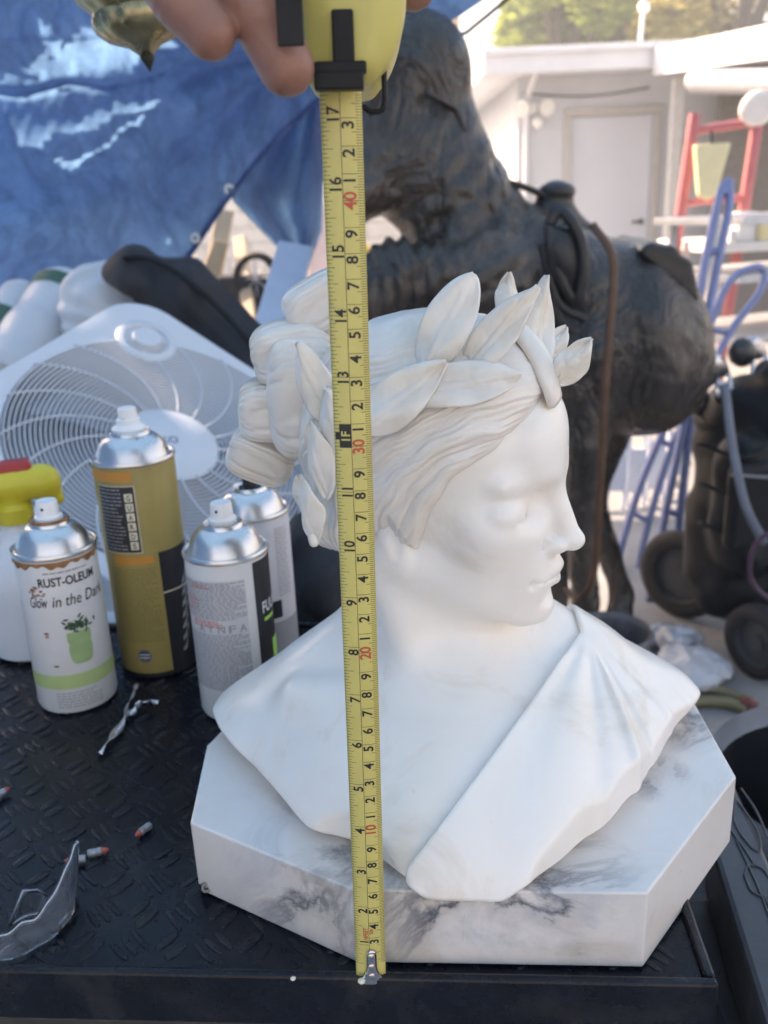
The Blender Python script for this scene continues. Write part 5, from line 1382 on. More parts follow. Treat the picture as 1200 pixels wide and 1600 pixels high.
# bridle and reins
M_STRAP = mat('dark_strap', (.030, .022, .018), .4); M_CORD = mat('brown_strap', (.10, .045, .025), .45, var=.2, dirt=(.16, .08, .045), dirt_scale=12)
mb = MB(); mb.tube(spline([hp(722, 205, -.05), hp(745, 255, -.04), hp(772, 278, -.03), hp(815, 291, -.02), hp(858, 308, -.02)], 30), .0042 * KH, 8); mb.build('rein', M_STRAP, horse, sm=0)
mb = MB(); mb.tube(spline([hp(608, 60, -.10), hp(596, 110, -.105), hp(585, 160, -.10), hp(575, 178, -.10)], 16), .0055 * KH, 8); mb.build('bridle_strap', M_STRAP, horse, sm=0)
mb = MB(); mb.tube(spline([hp(665, 145, -.085), hp(690, 158, -.07), hp(712, 172, -.05), hp(726, 205, -.05)], 16), .004 * KH, 8); mb.build('bridle_strap', M_STRAP, horse, sm=0)
mb = MB(); mb.tube(spline([hp(925, 350, -.17), hp(955, 395, -.185), hp(958, 450, -.19), hp(946, 600, -.195), hp(938, 760, -.19), hp(930, 880, -.185), hp(918, 922, -.18), hp(896, 935, -.16), hp(885, 920, -.14)], 60), .0050 * KH, 8, flat=.45, up=(1, 0, 0)); mb.build('hanging_strap', M_CORD, horse, sm=0)

# ================================================================ brass ornament hanging at the top
M_BRASS = mat('antique_brass', (.33, .27, .15), .34, metal=.85, var=.3, vscale=30, dirt=(.10, .11, .08), dirt_scale=18, dirt_amt=.7, rvar=.4)
oy = .95; oc = at(233, 104, y=oy); k_ = .97 / 1400
orn = thing('brass_pendant', 'ribbed brass pendant ornament with pointed finial hanging at the upper left', 'pendant', tuple(oc))
ax_ = np.array([-.10, 0, .995]); Ro = basis_from(ax_)
ribs = lambda q, z: 1 + .055 * abs(math.cos(q * 6)) ** .8
mb = MB(); mb.lathe([(r_ * k_, z * k_) for r_, z in ((9, 14), (22, 26), (44, 34), (58, 46), (62, 58), (58, 68), (61, 72), (74, 86), (84, 108), (88, 135), (80, 165), (60, 190), (34, 205), (20, 215), (18, 235))], 72, oc, Ro, mod=ribs); mb.build('ribbed_bowl', M_BRASS, orn, sm=45)
mb = MB(); mb.lathe([(r_ * k_, z * k_) for r_, z in ((.3, -7), (4, 0), (9, 8), (10, 13), (6, 17), (5, 20), (10, 22), (17, 27), (15, 33))], 24, oc, Ro); mb.build('finial', mat('dark_bronze', (.035, .04, .03), .4, metal=.7), orn, sm=45)
ch = MB(); top = oc + ax_ * 235 * k_; ch.tube([top, np.array([top[0] - .02, top[1], 2.28])], .0022, 8); ch.build('hanging_wire', M_DARKMETAL, orn, sm=0)

# ================================================================ things behind the fan
M_BAGW = mat('white_vinyl', (.50, .54, .58), .4, var=.04, bump=.15, bscale=14, bdist=.006); M_BAGG = mat('green_vinyl', (.03, .11, .075), .45, var=.15)
def roll(name, p0, p1, r, label, stripes, grp='rolled white and green mats'):
    root = thing(name, label, 'mat', tuple(p0), 0, grp); p0 = np.array(p0); p1 = np.array(p1)
    d = p1 - p0; pts = [p0 + d * i / 20 for i in range(21)]
    mb = MB(); mb.tube(pts, [r * (1 + .04 * math.sin(i * .9)) * (1 if 0 < i < 20 else .86) for i in range(21)], 22); mb.build('roll', M_BAGW, root, sm=50)
    for s0, s1 in stripes:
        mb = MB(); mb.tube([p0 + d * (s0 + (s1 - s0) * i / 6) for i in range(7)], r * 1.055, 22, caps=False); mb.build('stripe', M_BAGG, root, sm=50)
roll('rolled_mat', at(10, 600, y=1.78), at(112, 452, y=2.02), .072, 'white rolled mat with green end stripes leaning behind the fan, front one', [(.78, .90)])
roll('rolled_mat', at(-50, 590, y=1.88), at(48, 468, y=2.10), .066, 'white rolled mat with a broad green stripe, at the left edge', [(.30, .62)])
wb = thing('white_bag', 'crumpled white bag peeping over the top corner of the fan', 'bag', tuple(at(170, 470, y=1.85)))
WV = Vol(at(100, 600, y=1.70) - .1, at(260, 380, y=2.02) + .1, .006); sl, X, Y, Z = WV.sub()
t = s_ell(X, Y, Z, at(165, 500, y=1.86), (.09, .08, .115)); t = smin(t, s_cone(X, Y, Z, at(150, 450, y=1.86), at(185, 437, y=1.86), .035, .03), .04); t = t + .006 * np.sin(X * 60 + 4 * np.sin(Z * 31)) * np.sin(Z * 50 + Y * 40); WV.f[sl] = t.astype(np.float32)
vs, q = WV.nets(); link('bag_body', smooth(np_mesh('bag_body', vs, q)), M_BAGW, wb)
M_FABB = mat('black_fabric', (.018, .020, .026), .7, var=.3, vscale=12, bump=.4, bscale=90, bdist=.002)
bb = thing('black_bag', 'black flat carry bag with piped edge leaning behind the fan on the right', 'bag', tuple(at(300, 480, y=1.65)))
BV = Vol(np.minimum(at(150, 620, y=1.55), at(430, 380, y=1.95)) - .08, np.maximum(at(150, 620, y=1.55), at(430, 380, y=1.95)) + .08, .006); sl, X, Y, Z = BV.sub()
t = None
for (p, q_, ra, rb_) in (((205, 408), (300, 455), .030, .050), ((300, 455), (400, 580), .055, .075), ((250, 470), (380, 620), .05, .08), ((180, 425), (205, 440), .022, .03)):
    c_ = s_cone(X, Y, Z, at(*p, y=1.78), at(*q_, y=1.74), ra, rb_); t = c_ if t is None else smin(t, c_, .03)
t = t + .005 * np.sin(X * 45 + 3 * np.sin(Z * 25)); BV.f[sl] = t.astype(np.float32); vs, q = BV.nets(); link('bag_body', smooth(np_mesh('bag_body', vs, q)), M_FABB, bb)
mb = MB(); mb.tube(spline([at(192, 402, y=1.73), at(230, 404, y=1.72), at(285, 432, y=1.70), at(350, 490, y=1.68), at(405, 552, y=1.66)], 30), .006, 8); mb.build('piping', M_RUBBER, bb, sm=0)
# pale board leaning behind the bust
def plank(name, p0, p1, w, th, m, label, cat, yaxis=(0, 1, 0), group=None):
    p0 = np.array(p0); p1 = np.array(p1); d = p1 - p0; L_ = np.linalg.norm(d); d /= L_; n_ = np.array(yaxis, float); n_ -= d * n_.dot(d); n_ /= np.linalg.norm(n_); s_ = np.cross(d, n_)
    mb = MB(); mb.box((p0 + p1) / 2, (w, th, L_), np.stack([s_, n_, d], 1)); return tag(mb.build(name, m, bevel=min(w, th) * .2), label, cat, group)
plank('leaning_board', at(415, 560, y=1.9), at(462, 385, y=2.3), .085, .02, mat('pale_blue_board', (.46, .54, .66), .5, var=.05), 'pale blue white board leaning behind the hair knot', 'board')
# dark bag in the corner behind the cans
db = thing('black_bag', 'black soft bag slumped behind the spray cans next to the bust', 'bag', tuple(at(500, 930, y=.86)))
DV = Vol((-.15, .76, .60), (.06, 1.02, .99), .005); sl, X, Y, Z = DV.sub(); t = smin(s_ell(X, Y, Z, at(505, 960, y=.90), (.055, .07, .12)), s_cone(X, Y, Z, at(490, 890, y=.90), at(540, 860, y=.92), .03, .03), .04); t = t + .004 * np.sin(X * 70 + 3 * np.sin(Z * 40)); DV.f[sl] = t.astype(np.float32); vs, q = DV.nets(); link('bag_body', smooth(np_mesh('bag_body', vs, q)), M_FABB, db)
gl = thing('green_tub', 'small dark green tub behind the half hidden spray can', 'tub', tuple(at(478, 930, y=1.05)))
q0 = at(480, 905, y=1.06); mb = MB(); mb.lathe([(.040, -.10), (.046, 0), (.050, .002), (.050, .010), (.044, .012), (.001, .012)], 32, q0); mb.build('tub_body', mat('teal_plastic', (.05, .13, .13), .45), gl, sm=40)
plank('shelf_board', (-.35, 1.10, .60), (.10, 1.10, .60), .35, .02, M_CRATE, 'dark shelf board under the tub and bags', 'board', (0, 0, 1))

# ================================================================ right hand clutter
M_BLUE = mat('blue_tube', (.20, .24, .42), .38, var=.12, metal=.2, dirt=(.2, .2, .25), dirt_scale=20)
M_TYRE = mat('tyre_rubber', (.018, .018, .02), .75, var=.2, vscale=40); M_HUBG = mat('wheel_grey', (.06, .065, .07), .5)
def truck(y, dx, label, pts_l, pts_r, rungs):
    root = thing('hand_truck', label, 'hand truck', tuple(at(*pts_l[-1], y=y)[:2]) + (0,), 0, 'blue tube hand trucks')
    for pts in (pts_l, pts_r):
        mb = MB(); mb.tube(spline([at(u, v, y=y + .25 * (v - 300) / 600 * -1) for u, v in pts], 40), .013, 10); mb.build('frame_tube', M_BLUE, root, sm=0)
    for (a_, b_) in rungs:
        mb = MB(); mb.tube([at(*a_, y=y + .25 * (a_[1] - 300) / 600 * -1), at(*b_, y=y + .25 * (b_[1] - 300) / 600 * -1)], .010, 8); mb.build('cross_bar', M_BLUE, root, sm=0)
    return root
tr1 = truck(2.80, 0, 'blue tube hand truck with a tall hoop handle behind the horse', [(1128, 305), (1140, 285), (1128, 296), (1112, 360), (1095, 450), (1072, 640), (1040, 800), (1015, 940)], [(1140, 285), (1138, 330), (1120, 420), (1098, 540), (1075, 700), (1060, 830), (1055, 940)], [((1105, 400), (1128, 385)), ((1070, 650), (1082, 655)), ((1040, 800), (1063, 805))])
tr2 = truck(3.05, 0, 'blue tube hand truck with a low loop handle, further right', [(1195, 425), (1180, 418), (1140, 440), (1108, 510), (1060, 620), (1000, 760), (958, 900), (945, 960)], [(1196, 428), (1185, 460), (1140, 520), (1100, 600), (1050, 700), (1005, 850), (990, 960)], [((1108, 515), (1140, 520)), ((1035, 690), (1052, 698)), ((985, 800), (1015, 815))])
# stack of pale folding chairs behind (slats seen under the belly)
M_CHAIR = mat('pale_chair_plastic', (.62, .64, .70), .45, var=.05)
for k, (u0, u1, v0, v1) in enumerate(((972, 952, 640, 900), (1000, 985, 620, 925), (1030, 1016, 600, 930), (1062, 1046, 590, 900), (1088, 1084, 560, 740))):
    y_ = 3.30 + .07 * k
    ro = thing('folded_chair', ('white folded chair leaning behind the horse belly, leftmost of the row', 'white folded chair leaning behind the horse belly, second from the left', 'white folded chair leaning behind the horse belly, middle of the row', 'white folded chair leaning behind the horse belly, second from the right', 'white folded chair leaning behind the horse belly, rightmost of the row')[k], 'chair', tuple(at(u1, v1, y=y_)[:2]) + (0,), 0, 'row of folded chairs')
    p0 = at(u1, v1, y=y_); p1 = at(u0, v0, y=y_ + .15); p0 = p0 + (p0 - p1) * max(0, (p0[2] / max(.05, p1[2] - p0[2]))) * .98
    d = p1 - p0; s_ = np.array([1, 0, 0]) * .030
    for sgn in (-1, 1):
        mb = MB(); mb.tube([p0 + s_ * sgn, p0 + d * .5 + s_ * sgn * 1.1, p1 + s_ * sgn], .008, 8); mb.build('leg', M_CHAIR, ro, sm=0)
    for f0, f1 in ((.52, .74), (.84, .99)):
        mb = MB(); mb.add([*(p0 + d * f0 + s_ * a_ + np.array([0, b_, 0]) for a_, b_ in ((-.95, -.008), (.95, -.008), (.95, .008), (-.95, .008))), *(p0 + d * f1 + s_ * a_ + np.array([0, b_, 0]) for a_, b_ in ((-.95, -.008), (.95, -.008), (.95, .008), (-.95, .008)))], [(3, 2, 1, 0), (4, 5, 6, 7), (0, 1, 5, 4), (1, 2, 6, 5), (2, 3, 7, 6), (3, 0, 4, 7)])
        mb.build('seat' if f0 < .6 else 'backrest', M_CHAIR, ro, bevel=.003)
# grey metal rack behind
M_RACK = mat('rack_metal', (.45, .47, .50), .4, metal=.5)
rk = thing('metal_rack', 'grey metal shelf rack with odds and ends, behind the hand trucks', 'rack', tuple(at(1165, 560, y=3.6)[:2]) + (0,))
ra, rb_ = at(1105, 520, y=3.6), at(1330, 520, y=3.9)
for p in (ra, rb_, ra + (0, .5, 0), rb_ + (0, .5, 0)):
    mb = MB(); mb.box((p[0], p[1], .55), (.03, .03, 1.1)); mb.build('upright', M_RACK, rk)
for z in (.30, .62, .86, 1.08):
    mb = MB(); c_ = (ra + rb_) / 2; mb.box((c_[0], c_[1] + .25, z), (abs(rb_[0] - ra[0]) + .03, .54, .03), rotm('Z', math.atan2(rb_[1] - ra[1], rb_[0] - ra[0]))); mb.build('shelf', M_RACK, rk, bevel=.003)
# golf bag on a pull cart
M_COVER = mat('black_nylon', (.004, .005, .007), .5, spec=.3, var=.3, vscale=5, bump=.4, bscale=30, bdist=.004)
wk = thing('golf_bag', 'black golf bag leaning on its two wheeled pull cart at the right', 'golf bag', tuple(at(1140, 900, y=2.3)[:2]) + (0,))
KV = Vol(np.array([.62, 1.85, .05]), np.array([1.42, 2.75, 1.06]), .010); sl, X, Y, Z = KV.sub()
t = None
for (p, q_, ra_, rb2_) in (((1150, 655, 2.35), (1150, 900, 2.25), .105, .125), ((1225, 640, 2.3), (1225, 900, 2.25), .13, .15), ((1108, 800, 2.3), (1112, 890, 2.3), .06, .075), ((1165, 720, 2.16), (1160, 850, 2.14), .075, .085)):
    c_ = s_cone(X, Y, Z, at(p[0], p[1], y=p[2]), at(q_[0], q_[1], y=q_[2]), ra_, rb2_); t = c_ if t is None else smin(t, c_, .035)
t = t + .007 * np.sin(X * 42 + 3 * np.sin(Z * 17)) * np.sin(Y * 28 + 2 * np.sin(X * 21)); KV.f[sl] = t.astype(np.float32); vs, q = KV.nets(); link('bag_body', smooth(np_mesh('bag_body', vs, q)), M_COVER, wk)
mb = MB(); mb.tube(spline([at(1132, 600, y=2.05), at(1145, 700, y=2.00), at(1165, 790, y=1.97), at(1195, 850, y=1.99)], 20), .011, 8, flat=.4); mb.build('strap', mat('grey_strap', (.13, .15, .19), .6), wk, sm=0)
bm_ = at(1150, 655, y=2.35); mb = MB(); mb.lathe([(.085, -.02), (.108, -.018), (.112, 0), (.106, .016), (.090, .014), (.086, -.02)], 32, bm_, basis_from((.0, -.15, 1)), cap0=False, cap1=False); mb.build('bag_rim', M_RUBBER, wk, sm=50)
mb = MB(); mb.box(at(1172, 790, y=2.07), (.13, .04, .22), rotm('Z', .25)); mb.build('front_pocket', M_COVER, wk, bevel=.018)
mb = MB(); mb.tube([at(1142, 742, y=2.035), at(1200, 746, y=2.05)], .004, 6); mb.build('pocket_zip', mat('zip_grey', (.22, .23, .25), .4, metal=.6), wk)
for k in range(3):
    c_ = at(1152, 700 + 62 * k, y=2.12); mb = MB(); mb.tube([c_ + np.array([.10 * math.cos(q), -.10 * math.sin(q) + .05, .012 * math.sin(q * 3)]) for q in np.linspace(.3, 2.8, 16)], .006, 6, flat=.5); mb.build('seam_band', M_RUBBER, wk, sm=0)
M_CLUB = mat('club_steel', (.50, .51, .54), .28, metal=1.0, var=.15); M_HEADB = mat('club_black', (.025, .027, .032), .3, var=.2)
clubs = [((1150, 660), (1118, 592), (1092, 580), 0, 'dark golf club head highest at the left of the bag'), ((1150, 664), (1138, 585), (1112, 566), 1, 'bright iron golf club head in the middle of the bag mouth'), ((1160, 660), (1152, 612), (1118, 612), 1, 'bright iron golf club head low at the left of the bag mouth'), ((1168, 660), (1176, 560), (1150, 545), 0, 'dark wood golf club head standing above the bag'),
         ((1185, 655), (1196, 555), (1172, 538), 1, 'pale iron golf club head at the right edge'), ((1195, 660), (1215, 590), (1188, 580), 0, 'dark golf club head at the right edge, lower one'), ((1140, 668), (1108, 628), (1088, 634), 0, 'dark golf club head drooping at the left of the bag mouth')]
for (b0, n0_, h0_, kind, lb) in clubs:
    yb = 2.3 + .02 * clubs.index((b0, n0_, h0_, kind, lb)); p0, p1, p2 = at(*b0, y=yb), at(*n0_, y=yb - .03), at(*h0_, y=yb - .06)
    gcb = thing('golf_club', lb, 'golf club', tuple(p0), 0, 'golf clubs in the black bag')
    mb = MB(); mb.tube([p0 - (p1 - p0) * .8, p1], .007, 8); mb.build('shaft', M_CLUB, gcb, sm=0)
    mb = MB(); d_ = p2 - p1; L_ = np.linalg.norm(d_)
    if kind: mb.tube(spline([p1 + (p1 - p0) * .02, p1 + d_ * .35, p1 + d_ * .8, p2 + d_ * .15], 12), [.010, .012, .016, .020, .023, .025, .027, .028, .029, .028, .026, .020, .010], 10, flat=.38)
    else: mb.tube(spline([p1, p1 + d_ * .3, p1 + d_ * .8, p2 + d_ * .25], 12), [.011, .015, .021, .027, .032, .035, .037, .038, .037, .034, .028, .020, .008], 12, flat=.75)
    mb.build('club_head', M_CLUB if kind else M_HEADB, gcb, sm=0)
def wheel(u, v, y, r, par, nrm):
    c_ = at(u, v, y=y); c_[2] = r
    R = basis_from(nrm); mb = MB(); mb.lathe([(r * .62, -.022), (r * .80, -.028), (r * .95, -.020), (r, 0), (r * .95, .020), (r * .80, .028), (r * .62, .022)], 36, c_, R, cap0=False, cap1=False); ty = mb.build('wheel', M_TYRE, par, sm=60)
    mb = MB(); mb.lathe([(.001, .012), (r * .2, .014), (r * .22, .004), (r * .60, .002), (r * .64, .018), (r * .64, -.018), (r * .60, -.004), (.001, -.014)], 30, c_, R, cap0=False, cap1=False); mb.build('rim', M_HUBG, ty, sm=35)
wheel(1066, 885, 2.42, .135, wk, (-.75, -.65, 0)); wheel(1190, 960, 2.05, .10, wk, (-.9, -.45, 0)); wheel(1290, 930, 2.45, .135, wk, (-.75, -.65, 0))
mb = MB(); mb.tube(spline([at(1235, 830, y=1.9), at(1190, 840, y=1.9), at(1172, 880, y=1.9), at(1182, 920, y=1.9), at(1240, 960, y=1.9)], 30), .006, 8); tag(mb.build('cable', mat('purple_cable', (.07, .03, .06), .5), sm=0), 'thin purple cable looping down beside the golf bag', 'cable')
# bucket on the ground
bk = thing('bucket', 'dark bucket with worn grey rim standing on the ground behind the bust', 'bucket', tuple(at(952, 990, z=.24)[:2]) + (0,))
bc = at(952, 990, z=.24); bc[2] = 0; r0 = .5 * 126 / 1400 * np.linalg.norm(at(952, 990, z=.24) - np.array(CAM_POS))
mb = MB(); mb.lathe([(r0 * .78, .002), (r0 * .96, .232), (r0 * 1.0, .235), (r0 * 1.02, .245), (r0 * .98, .252), (r0 * .92, .246), (r0 * .89, .235), (r0 * .72, .02), (.001, .018)], 44, bc); mb.build('pail', mat('bucket_grey', (.085, .085, .095), .45, var=.2, dirt=(.25, .23, .24), dirt_scale=20, dirt_amt=.5), bk, sm=40)
# crumpled foil and plastic on the ground
def crumple(name, c_, r_, label, m, cat, seed, grp=None):
    rg = np.random.default_rng(seed); bm = bmesh.new(); bmesh.ops.create_icosphere(bm, subdivisions=3, radius=1.0)
    dirs = rg.normal(size=(14, 3)); dirs /= np.linalg.norm(dirs, axis=1)[:, None]; am = rg.uniform(.1, .35, 14)
    for v in bm.verts:
        n_ = np.array(v.co); k2 = .75 + sum(a_ * max(0, n_ @ d_) ** 3 for a_, d_ in zip(am, dirs)) - .25 * abs(math.sin(n_[0] * 5 + seed) * math.sin(n_[1] * 6)); v.co = Vector(n_ * k2 * np.array(r_) + np.array(c_))
    me = bpy.data.meshes.new(name); bm.to_mesh(me); bm.free(); zmin = min(v.co.z for v in me.vertices)
    for v in me.vertices: v.co.z -= zmin - .002
    return tag(link(name, me, m), label, cat, grp)
M_FOIL2 = mat('loose_foil', (.42, .44, .48), .4, metal=.4, var=.2, vscale=40)
crumple('foil_ball', at(1062, 1018, z=.03), (.055, .045, .04), 'bright crumpled foil lump on the ground, left of the plastic bag', M_FOIL2, 'foil', 2)
crumple('plastic_bag', at(1090, 1050, z=.03), (.085, .07, .045), 'pale crumpled plastic bag on the ground behind the bust', mat('clear_film', (.40, .43, .47), .35), 'plastic bag', 5)
crumple('plastic_bag', at(905, 945, z=.05), (.06, .06, .06), 'crumpled pale bag on the ground just right of the lips', mat('clear_film', (.5, .5, .5)), 'plastic bag', 9)
crumple('foil_ball', at(1030, 995, z=.02), (.045, .035, .025), 'small flat foil scrap on the ground beside the bucket', M_FOIL2, 'foil', 12)
# garden hose loops
M_HOSE = mat('yellow_hose', (.17, .15, .08), .45, var=.1)
hs = thing('hose', 'yellowish hose with a red end lying in loops on the ground', 'hose', tuple(at(1110, 1090, z=.02)[:2]) + (0,))
mb = MB(); mb.tube(spline([at(1030, 1092, z=.02), at(1070, 1078, z=.03), at(1110, 1076, z=.03), at(1150, 1088, z=.02), at(1180, 1100, z=.02)], 30), .013, 10); mb.build('hose_loop', M_HOSE, hs, sm=0)
mb = MB(); mb.tube(spline([at(1040, 1110, z=.015), at(1085, 1096, z=.02), at(1130, 1096, z=.02), at(1165, 1106, z=.015)], 30), .014, 10); mb.build('hose_loop', M_HOSE, hs, sm=0)
mb = MB(); mb.tube([at(1158, 1094, z=.03), at(1184, 1104, z=.025)], [.014, .010], 10); mb.build('hose_end', mat('hose_red', (.14, .035, .035), .5), hs, sm=0)
# tub with pale rim at the right
M_TUB = mat('tub_black', (.012, .013, .016), .45, var=.2); M_TUBRIM = mat('tub_rim', (.15, .16, .18), .4, var=.15)
q3 = [at(u, v, z=.62)[:2] for u, v in ((1112, 1172), (1146, 1126), (1200, 1106))]
(ax1, ay1), (bx1, by1), (cx1, cy1) = q3
D_ = 2 * (ax1 * (by1 - cy1) + bx1 * (cy1 - ay1) + cx1 * (ay1 - by1))
ux = ((ax1 ** 2 + ay1 ** 2) * (by1 - cy1) + (bx1 ** 2 + by1 ** 2) * (cy1 - ay1) + (cx1 ** 2 + cy1 ** 2) * (ay1 - by1)) / D_
uy = ((ax1 ** 2 + ay1 ** 2) * (cx1 - bx1) + (bx1 ** 2 + by1 ** 2) * (ax1 - cx1) + (cx1 ** 2 + cy1 ** 2) * (bx1 - ax1)) / D_
tr_ = math.hypot(ax1 - ux, ay1 - uy)
tb = thing('black_tub', 'deep black tub with a grey rim beside the cart at the right edge', 'tub', (ux, uy, 0))
mb = MB(); mb.lathe([(tr_ * .85, .002), (tr_ * .97, .60), (tr_ * .96, .60), (tr_ * .82, .03), (.001, .03)], 48, (ux, uy, 0), cap0=False, cap1=False); mb.build('tub_wall', M_TUB, tb, sm=40)
mb = MB(); mb.lathe([(tr_ * .955, .600), (tr_ * .985, .607), (tr_ * 1.02, .622), (tr_ * 1.05, .612), (tr_ * 1.045, .594), (tr_ * .975, .590)], 48, (ux, uy, 0), cap0=False, cap1=False); mb.build('tub_rim', M_TUBRIM, tb, sm=60)
# moulded tool case beside the cart
M_CASEP = mat('tool_case_plastic', (.060, .063, .070), .42, var=.15, bump=.2, bscale=200, bdist=.001)
tc_ = thing('tool_case', 'black moulded tool case lid with raised outlines, right of the cart', 'tool case', (.24, .40, 0))
zc_ = .745
L0, L1, L2, L3 = at(1142, 1210, z=zc_), at(1225, 1395, z=zc_), at(1215, 1660, z=zc_), at(1108, 1310, z=zc_)
mb = MB(); mb.prism([tuple(L3[:2]), tuple(L2[:2]), tuple(L1[:2]), tuple(L0[:2])][::-1] if np.cross(L1[:2] - L0[:2], L2[:2] - L1[:2]) > 0 else [tuple(L3[:2]), tuple(L2[:2]), tuple(L1[:2]), tuple(L0[:2])], zc_ - .05, zc_); mb.build('lid', M_CASEP, tc_, bevel=.004)
ca = lambda u, v: at(u, v, z=zc_ + .0006)
for pts in ([(1150, 1250), (1148, 1285), (1172, 1322), (1188, 1328), (1184, 1300), (1160, 1262), (1150, 1250)], [(1158, 1232), (1182, 1268), (1200, 1310)], [(1136, 1290), (1160, 1322), (1178, 1350)], [(1163, 1368), (1170, 1352), (1192, 1358), (1208, 1385), (1206, 1402), (1176, 1394), (1163, 1368)], [(1192, 1398), (1204, 1420), (1216, 1440)], [(1150, 1312), (1190, 1400), (1215, 1480), (1222, 1560)]):
    mb = MB(); mb.tube(spline([ca(*p) for p in pts], 30), .0009, 6, flat=1.0); mb.build('raised_outline', M_CASEP, tc_, sm=0)
mb = MB(); mb.box((.245, .40, .345), (.10, .30, .690)); mb.build('stand', M_CRATE, tc_, bevel=.01)
# grey bin lower down between cart and case
gb = thing('grey_bin', 'dark grey open bin under the overhanging corner of the marble base', 'bin', (.27, .66, 0))
mb = MB(); cxy = at(1110, 1420, z=.52)
mb.box((cxy[0], cxy[1] + .02, .27), (.16, .30, .50)); mb.build('bin_body', mat('bin_grey', (.035, .04, .05), .5), gb, bevel=.012)

# ================================================================ under the carport
M_REDF = mat('red_paint', (.50, .15, .16), .5, var=.1); M_CREAM = mat('cream_plastic', (.72, .62, .36), .5, var=.05); M_WHT = mat('white_goods', (.72, .71, .69), .5, var=.05)
rf = thing('red_frame', 'red tube frame standing under the carport roof', 'frame', tuple(at(1120, 300, y=5.0)[:2]) + (0,))
for (a_, b_) in (((1086, 178), (1064, 330)), ((1184, 188), (1162, 330))):
    p, q_ = at(*a_, y=5.0), at(*b_, y=5.0); q_ = p + (q_ - p) * (p[2] / max(.1, p[2] - q_[2])) if p[2] > q_[2] else q_
    mb = MB(); mb.tube([p, q_], .030, 12); mb.build('upright', M_REDF, rf, sm=60)
mb = MB(); mb.tube([at(1086, 204, y=5.0), at(1182, 190, y=5.0)], .022, 12); mb.build('cross_tube', M_REDF, rf, sm=60)
mb = MB(); mb.tube([at(1068, 318, y=5.0), at(1166, 308, y=5.0)], .018, 12); mb.build('cross_tube', M_REDF, rf, sm=60)
cb = thing('cream_seat', 'cream plastic seat back hanging inside the red frame', 'seat', tuple(at(1112, 270, y=4.9)))
P = [at(1086, 226, y=4.9), at(1144, 222, y=4.9), at(1122, 300, y=4.85), at(1108, 314, y=4.85), at(1092, 306, y=4.85)]
mb = MB(); mb.add([*P, *[p + np.array([0, .05, 0]) for p in P]], [(0, 1, 2, 3, 4), (9, 8, 7, 6, 5), (0, 5, 6, 1), (1, 6, 7, 2), (2, 7, 8, 3), (3, 8, 9, 4), (4, 9, 5, 0)]); mb.build('seat_shell', M_CREAM, cb, bevel=.012)
mb = MB(); mb.tube([at(1112, 205, y=4.93), at(1112, 228, y=4.93)], .008, 6); mb.build('hanger', M_DARKMETAL, cb)
dsh = at(1180, 168, y=5.0); mb = MB(); mb.lathe([(.001, 0), (.075, .004), (.085, .02), (.085, .045), (.07, .06), (.001, .062)], 30, dsh, basis_from((-.1, -.95, -.25))); tag(mb.build('round_lamp', M_WHT, sm=40), 'round white lamp shade above the red frame', 'lamp')
bn = thing('workbench', 'white topped workbench cluttered with white boxes under the carport', 'workbench', tuple(at(1180, 420, y=4.6)[:2]) + (0,))
pA, pB = at(1110, 382, y=4.6), at(1330, 382, y=4.9)
mb = MB(); c_ = (pA + pB) / 2; mb.box((c_[0], c_[1] + .3, c_[2]), (abs(pB[0] - pA[0]), .7, .05), rotm('Z', .1)); mb.build('bench_top', M_WHT, bn, bevel=.005)
for p in (pA, pB, pA + (0, .5, 0), pB + (0, .5, 0)):
    mb = MB(); mb.box((p[0] + (.04 if p[0] < c_[0] else -.04), p[1] + .05, c_[2] / 2 - .02), (.06, .06, c_[2] - .04)); mb.build('leg', M_WHT, bn)
for u, v, w_, h_, m_, lb in ((1160, 340, .11, .14, M_WHT, 'white carton on the workbench, nearest the red frame'), (1196, 350, .12, .10, M_CREAM, 'low cream carton on the workbench at the right edge'), (1140, 362, .07, .06, M_WHT, 'small white jar shaped box at the left end of the workbench')):
    p = at(u, v, y=4.75); bo = thing('carton', lb, 'box', (p[0], p[1], c_[2] + .027)); mb = MB(); mb.box((p[0], p[1], c_[2] + .027 + h_ / 2), (w_, .10, h_), rotm('Z', .3)); mb.build('box_body', m_, bo, bevel=.006); mb = MB(); mb.box((p[0], p[1], c_[2] + .027 + h_ + .004), (w_ * .96, .02, .004), rotm('Z', .3)); mb.build('packing_tape', M_TRIM, bo)

# ================================================================ sunlit jumble in the yard behind
M_CARD = mat('cardboard', (.42, .29, .17), .8, var=.1); M_YCR = mat('crate_yellow', (.62, .45, .05), .5); M_PINK = mat('pale_pink_plastic', (.66, .50, .47), .5); M_WOODP = mat('pale_timber', (.52, .40, .27), .7, var=.15, vscale=12, stretch=(1, 1, .15))
def carton(x, y, w, d_, h, ang, m, label, z=0.0):
    bo = thing('carton', label, 'box', (x, y, z)); R = rotm('Z', ang)
    mb = MB(); mb.box((x, y, z + h / 2), (w, d_, h), R); mb.build('box_body', m, bo, bevel=.008)
    for s_ in (-1, 1):
        c2_ = np.array([x, y, z + h + .02]) + R @ np.array([0, s_ * (d_ * .5 + .03), 0]); mb = MB(); mb.box(c2_, (w * .98, d_ * .38, .006), R @ rotm('X', s_ * -.7)); mb.build('flap', m, bo)
    return bo
carton(-1.05, 5.2, .55, .40, .42, .3, M_CARD, 'brown carton on the sunny ground seen through the tarpaulin gap')
carton(-.75, 4.6, .40, .35, .30, -.4, M_PINK, 'pale pink box in front of the brown carton, seen through the gap')
carton(.22, 6.0, .50, .40, .80, .2, M_WHT, 'tall white carton in the sunny yard left of the horse neck')
carton(-1.6, 6.2, .7, .5, .9, -.2, M_WHT, 'large white carton far behind the tarpaulin gap')
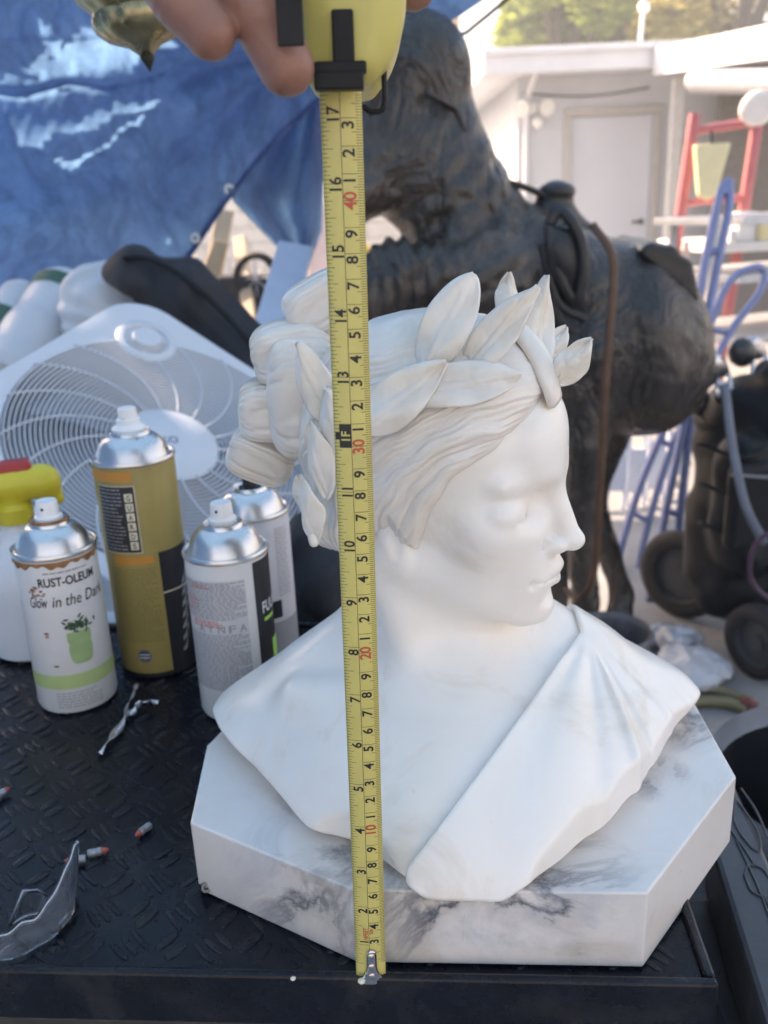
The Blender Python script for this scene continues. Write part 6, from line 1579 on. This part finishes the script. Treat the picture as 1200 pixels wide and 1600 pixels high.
for k, (u0, v0, u1, v1, y_, w_, m_, lb) in enumerate(((352, 330, 330, 450, 3.9, .07, M_WOODP, 'pale timber batten leaning in the tarpaulin gap, left one'), (375, 372, 382, 430, 3.7, .05, M_WOODP, 'short pale batten standing in the tarpaulin gap'), (345, 380, 318, 458, 3.6, .06, M_CARD, 'brown batten leaning low in the tarpaulin gap'), (590, 385, 572, 470, 4.2, .07, M_WOODP, 'pale timber batten seen between the tape and the horse chest'), (500, 330, 506, 470, 5.5, .16, M_PINK, 'pale pinkish board standing at the left of the tape'))):
    p0, p1 = at(u1, v1, y=y_ - .2), at(u0, v0, y=y_); p0 = p1 + (p0 - p1) * (p1[2] / max(.05, p1[2] - p0[2]))
    plank('timber_batten', p0, p1, w_, .03, m_, lb, 'timber')
yc = thing('yellow_crate', 'yellow plastic crate in the sunny yard, between the tape and the horse', 'crate', tuple(at(612, 400, y=4.6)[:2]) + (0,))
p = at(612, 378, y=4.6)
for dx, dy, sx, sy in ((0, -.14, .36, .015), (0, .14, .36, .015), (-.18, 0, .015, .28), (.18, 0, .015, .28)):
    for zz in (.04, .12, .20):
        mb = MB(); mb.box((p[0] + dx, p[1] + dy, p[2] - .24 + zz), (sx, sy, .055)); mb.build('slat', M_YCR, yc, bevel=.003)
mb = MB(); mb.box((p[0], p[1], p[2] - .235), (.36, .28, .012)); mb.build('bottom', M_YCR, yc)
st = thing('white_stool', 'white stool carrying the yellow crate in the yard', 'stool', (p[0], p[1], 0)); zt_ = p[2] - .2415
mb = MB(); mb.box((p[0], p[1], zt_ - .015), (.44, .36, .03)); mb.build('seat', M_WHT, st, bevel=.006)
for dx in (-.18, .18):
    for dy in (-.14, .14): mb = MB(); mb.box((p[0] + dx, p[1] + dy, (zt_ - .03) / 2), (.035, .035, zt_ - .03)); mb.build('leg', M_WHT, st)
# steel kettle shape and dark tyre seen through the gap
kt = at(400, 435, y=3.4); mb = MB()
n_ = 40; rr_ = .085; vs = []
ty = thing('bicycle_wheel', 'small dark wheel leaning in the clutter behind the black bag', 'wheel', (kt[0], kt[1], 0))
Rw = basis_from((-.3, -.95, .1)); mb = MB(); mb.lathe([(.070, -.012), (.085, -.014), (.095, 0), (.085, .014), (.070, .012), (.070, -.012)], 40, kt, Rw, cap0=False, cap1=False); mb.build('tyre', M_TYRE, ty, sm=50)
for k in range(8):
    q = math.pi * 2 * k / 8; mb = MB(); mb.tube([kt, kt + Rw @ np.array([.07 * math.cos(q), .07 * math.sin(q), 0])], .003, 5); mb.build('wheel_spoke', M_RACK, ty)
ps = thing('dark_post', 'dark post holding the small wheel behind the black bag', 'post', (kt[0], kt[1], 0)); mb = MB(); mb.box((kt[0], kt[1] + .06, kt[2] / 2), (.30, .10, kt[2] + .02)); mb.build('post_body', M_CRATE, ps, bevel=.01)

# ================================================================ haze added over the yard for the veil of lens glare
hm = bpy.data.materials.new('glare_haze'); hm.use_nodes = True; hn = hm.node_tree.nodes; hn.remove(hn['Principled BSDF'])
hv = hn.new('ShaderNodeVolumePrincipled'); hv.inputs['Density'].default_value = .015; hv.inputs['Color'].default_value = (.78, .89, 1.0, 1)
hm.node_tree.links.new(hv.outputs[0], hn['Material Output'].inputs['Volume'])
mb = MB(); mb.box((0, 20, 3.6), (141, 142, 9.4)); tag(mb.build('haze', hm), kind='stuff')
